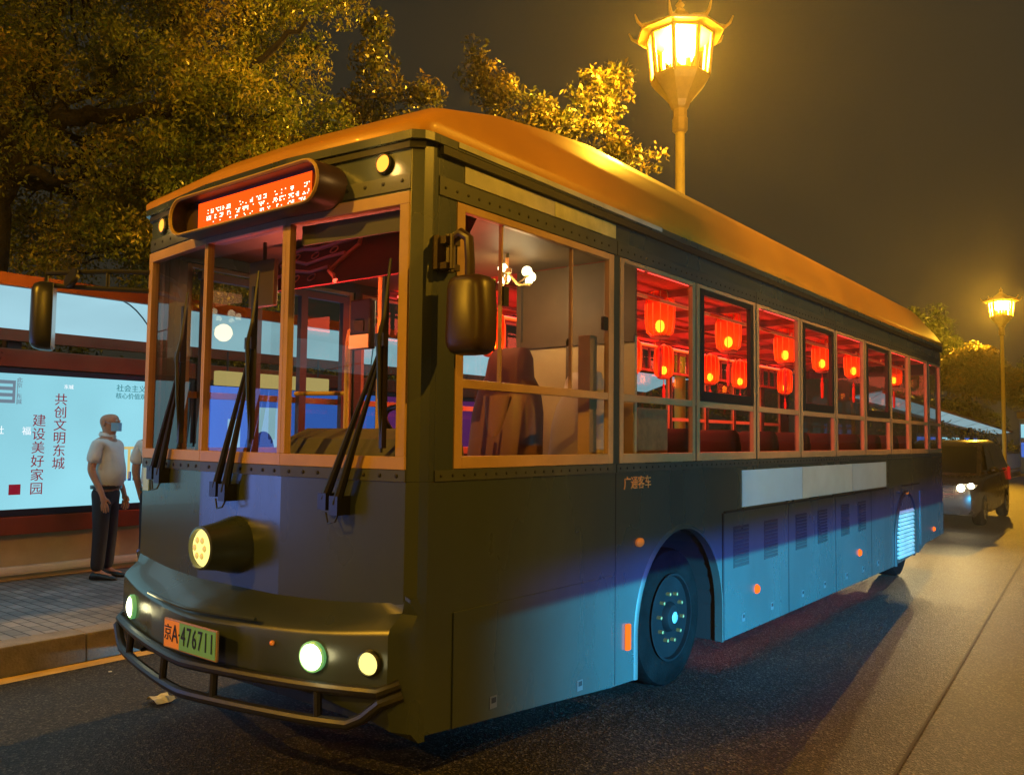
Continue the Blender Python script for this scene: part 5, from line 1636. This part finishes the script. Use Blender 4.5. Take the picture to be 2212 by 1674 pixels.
    for s in (-1, 1):
        S.append(((.185 * s, .015, 1.405), .072)); SE.append((3, len(S) - 1))
        S.append(((.215 * s, .03, 1.28), .074)); SE.append((len(S) - 2, len(S) - 1))
        S.append(((.228 * s, .04, 1.185), .072)); SE.append((len(S) - 2, len(S) - 1))
    skin_mesh('shirt', S, SE, M_shirt, root, 2)
    T = [((0, .0, 1.0), (.172, .142)), ((0, .005, .89), (.170, .140))]; TE = [(0, 1)]
    for s in (-1, 1):
        T.append(((.095 * s, .0, .80), (.100, .105))); TE.append((1, len(T) - 1))
        T.append(((.10 * s, -.01, .49), (.078, .082))); TE.append((len(T) - 2, len(T) - 1))
        T.append(((.10 * s, .015, .07), (.068, .078))); TE.append((len(T) - 2, len(T) - 1))
    skin_mesh('trousers', T, TE, M_trous, root, 2)
    clr = MB(); clr.loft([[(r_ * math.cos(a), .008 + r_ * 1.0 * math.sin(a), z + .012 * math.sin(a)) for a in [2 * math.pi * k / 20 for k in range(20)]] for r_, z in ((.082, 1.462), (.070, 1.50), (.074, 1.512), (.090, 1.478))])
    clr.build('collar', M_shirt, root, smooth=True)
    bt = MB(); bt.loft([[(.176 * math.cos(a), .146 * math.sin(a), z) for a in [2 * math.pi * k / 24 for k in range(24)]] for z in (.93, .965)]); bt.build('belt', M_shoe, root, smooth=True)
    for s in (-1, 1):
        shm = MB(); rings = []
        for (y, hw_, hh) in ((.075, .030, .05), (.06, .040, .075), (.0, .043, .085), (-.08, .048, .062), (-.15, .046, .045), (-.19, .030, .032), (-.20, .012, .02)):
            rings.append([(.107 * s + hw_ * math.cos(a), y, max(.002, hh * .5 + hh * .5 * math.sin(a))) for a in [2 * math.pi * k / 14 for k in range(14)]])
        shm.loft(rings); shm.build('shoe', M_shoe, root, smooth=True)
    return root
p1 = person('bald man in white short sleeved shirt and blue face mask, facing the bus', (-6.08, 1.22, 0.2), math.atan2(.784, -.62) + math.pi, True, True, .07)
p1.rotation_euler.z = R(128)
p2 = person('man in white shirt and black trousers mostly hidden behind the front corner of the bus', (-5.43, 1.43, 0.2), R(210), False, False, .03)

# ------------------------------------------------------------------ car behind the bus
def build_car():
    root = thing('car', 'dark people carrier with lit headlamps, waiting close behind the bus', 'car', (-1.30, 15.85, 0))
    M_paint = mat('black_car_paint', (0.055, 0.047, 0.04), .25, coat=.6, rvar=.05)
    M_cg = mat('car_glass', (0.02, 0.022, 0.022), .05, spec=.8)
    hw = .91
    # lower body by cross sections along the length (front at y=0, rear at y=4.75)
    secs = [(-.02, .62, .34, .70), (.05, .80, .26, .84), (.30, .88, .22, .93), (.95, hw, .22, 1.02), (1.3, hw, .22, 1.06), (3.0, hw, .22, 1.10), (4.3, hw * .98, .24, 1.12), (4.65, hw * .94, .30, 1.10), (4.75, hw * .86, .42, 1.0)]
    rings = []
    for (y, w_, z0, z1) in secs:
        rings.append([(-w_ * .92, y, z0), (w_ * .92, y, z0), (w_, y, z0 + .12), (w_, y, z0 + (z1 - z0) * .6), (w_ * .96, y, z1 - .05), (w_ * .86, y, z1), (-w_ * .86, y, z1), (-w_ * .96, y, z1 - .05), (-w_, y, z0 + (z1 - z0) * .6), (-w_, y, z0 + .12)])
    MB().loft(rings).build('body', M_paint, root, smooth=True, angle=38)
    cab = []
    for (y, wb, wt, z0, z1) in ((1.0, .80, .78, 1.0, 1.03), (1.85, .86, .68, 1.05, 1.66), (2.3, .86, .68, 1.08, 1.76), (3.6, .86, .68, 1.09, 1.78), (4.3, .84, .66, 1.10, 1.70), (4.68, .80, .72, 1.05, 1.12)):
        cab.append([(-wb, y, z0), (wb, y, z0), (wt + .04, y, z1 - .05), (wt - .05, y, z1), (-wt + .05, y, z1), (-wt - .04, y, z1 - .05)])
    MB().loft(cab).build('cabin', M_paint, root, smooth=True, angle=30)
    gl = MB()
    def q(a, b_, c, d): gl.add([a, b_, c, d], [(0, 1, 2, 3)])
    q((-.74, 1.06, 1.075), (.74, 1.06, 1.075), (.64, 1.80, 1.635), (-.64, 1.80, 1.635))
    gl.build('windscreen', M_cg, root)
    for s in (-1, 1):
        for (y0, y1, yt0, yt1) in ((1.55, 2.45, 1.98, 2.45), (2.52, 3.45, 2.52, 3.45), (3.52, 4.35, 3.52, 4.15)):
            MB().add([(s * .872, y0, 1.14), (s * .872, y1, 1.14), (s * .736, yt1, 1.66), (s * .736, yt0, 1.66)], [(0, 1, 2, 3)]).build('side_window', M_cg, root)
        hl = MB().loft([[(s * .56, -.005, .76), (s * .86, .10, .80), (s * .885, .30, .86), (s * .60, .06, .88)], [(s * .56, -.03, .765), (s * .865, .075, .805), (s * .893, .28, .865), (s * .60, .035, .885)]]).build('headlamp', mat('headlamp_clear', (.35, .35, .33), .15), root)
        ln = MB(); ln.ball((s * .63, -.01, .80), .075, 12); ln.ball((s * .80, .07, .845), .06, 12)
        ln.build('lens', glow('car_headlamp_glow', (1.0, .93, .62), 14.0), hl, smooth=True)
        mr = MB(); mr.ball((s * 1.0, 1.55, 1.14), .10, 10, 0, .7); mr.tube([(s * .86, 1.6, 1.08), (s * .98, 1.58, 1.12)], .03, 6); mr.build('door_mirror', M_paint, root, smooth=True)
        for y in (.93, 3.85):
            mmw = Matrix.Translation((s * .80, y, .33)) @ Matrix.Rotation(R(90) * s, 4, 'Y')
            wh = MB().lathe([(.20, -.1), (.29, -.1), (.33, -.06), (.33, .07), (.30, .11), (.215, .115), (.20, .08)], mmw, 28).build('wheel', M_tyre, root, smooth=True)
            rm_ = MB().lathe([(.205, .09), (.19, .10), (.10, .085), (.05, .10), (.0001, .105)], mmw, 20)
            for k in range(5):
                a = 2 * math.pi * k / 5; rm_.tube([mmw @ Vector((.05 * math.cos(a), .05 * math.sin(a), .105)), mmw @ Vector((.19 * math.cos(a), .19 * math.sin(a), .108))], .018, 6)
            rm_.build('rim', M_hub, wh, smooth=True)
    gr = MB()
    for k in range(5): gr.box(-.5, .5, -.025 + .0, .02, .60 + k * .04, .625 + k * .04)
    gr.build('grille', M_chrome, root)
    MB().box(-.22, .22, -.035, -.02, .40, .53).build('number_plate', M_frame, root)
    fl = MB(); fl.ball((.62, .03, .42), .05, 8); fl.ball((-.62, .03, .42), .05, 8); fl.build('fog_lamp', M_plastic, root)
    MB().box(-.6, .6, -.015, .1, .30, .36).build('bumper_grille', M_plastic, root)
    for s in (-1, 1):
        tl = MB().hexa([(s * .88 - .03, 4.45, .85), (s * .88 + .03, 4.45, .85), (s * .86 + .03, 4.72, .85), (s * .86 - .03, 4.72, .85), (s * .88 - .03, 4.45, 1.15), (s * .88 + .03, 4.45, 1.15), (s * .83 + .03, 4.68, 1.15), (s * .83 - .03, 4.68, 1.15)]).build('tail_lamp', glow('tail_lamp_red', (1, .03, .02), 0.35), root)
    for s in (-1, 1):
        beam('headlamp_beam', (s * .63, -.12, .80), (s * 1.2, -14, .80), 1000, (1, .74, .32), 110, -0.012, .012, .01, (-.30, -.05, .015, 2.2), (1.5, 2.0)).parent = root
    return root
car = build_car()

# ------------------------------------------------------------------ litter
pp = thing('paper_scrap', 'crumpled white paper scrap on the road in front of the bull bar', 'litter', (-2.42, -.15, 0.0))
g = random.Random(3); grid = []
for i in range(5):
    grid.append([((i - 2) * .035 + g.uniform(-.01, .01), (k - 2) * .03 + g.uniform(-.01, .01), .012 + g.uniform(0, .035) * (1 if 0 < i < 4 else .2)) for k in range(5)])
MB().sheet(grid).build('sheet', mat('litter_paper', (.7, .72, .75), .7), pp)
pc = MB().lathe([(.012, .001), (.014, .004), (.006, .007)], None, 8).build('bottle_cap', mat('litter_white', (.7, .7, .65), .5), None)
pc.location = (-3.33, -.03, 0.0005); tag(pc, 'tiny pale bottle cap on the road near the kerb', 'litter')


# ------------------------------------------------------------------ haze volume added to give the lamps a lens bloom halo
hz = MB().box(-70, 60, -40, 110, -1.0, 24.0).build('haze', None or bpy.data.materials.new('bloom_haze'))
hz['kind'] = 'stuff'
hm = hz.data.materials[0]; hm.use_nodes = True
hn = hm.node_tree; hn.nodes.clear()
ho = hn.nodes.new('ShaderNodeOutputMaterial'); hv = hn.nodes.new('ShaderNodeVolumePrincipled')
hv.inputs['Color'].default_value = (0.9, 0.9, 0.9, 1)
hv.inputs['Density'].default_value = 0.0010
hv.inputs['Anisotropy'].default_value = 0.72
hn.links.new(hv.outputs[0], ho.inputs['Volume'])
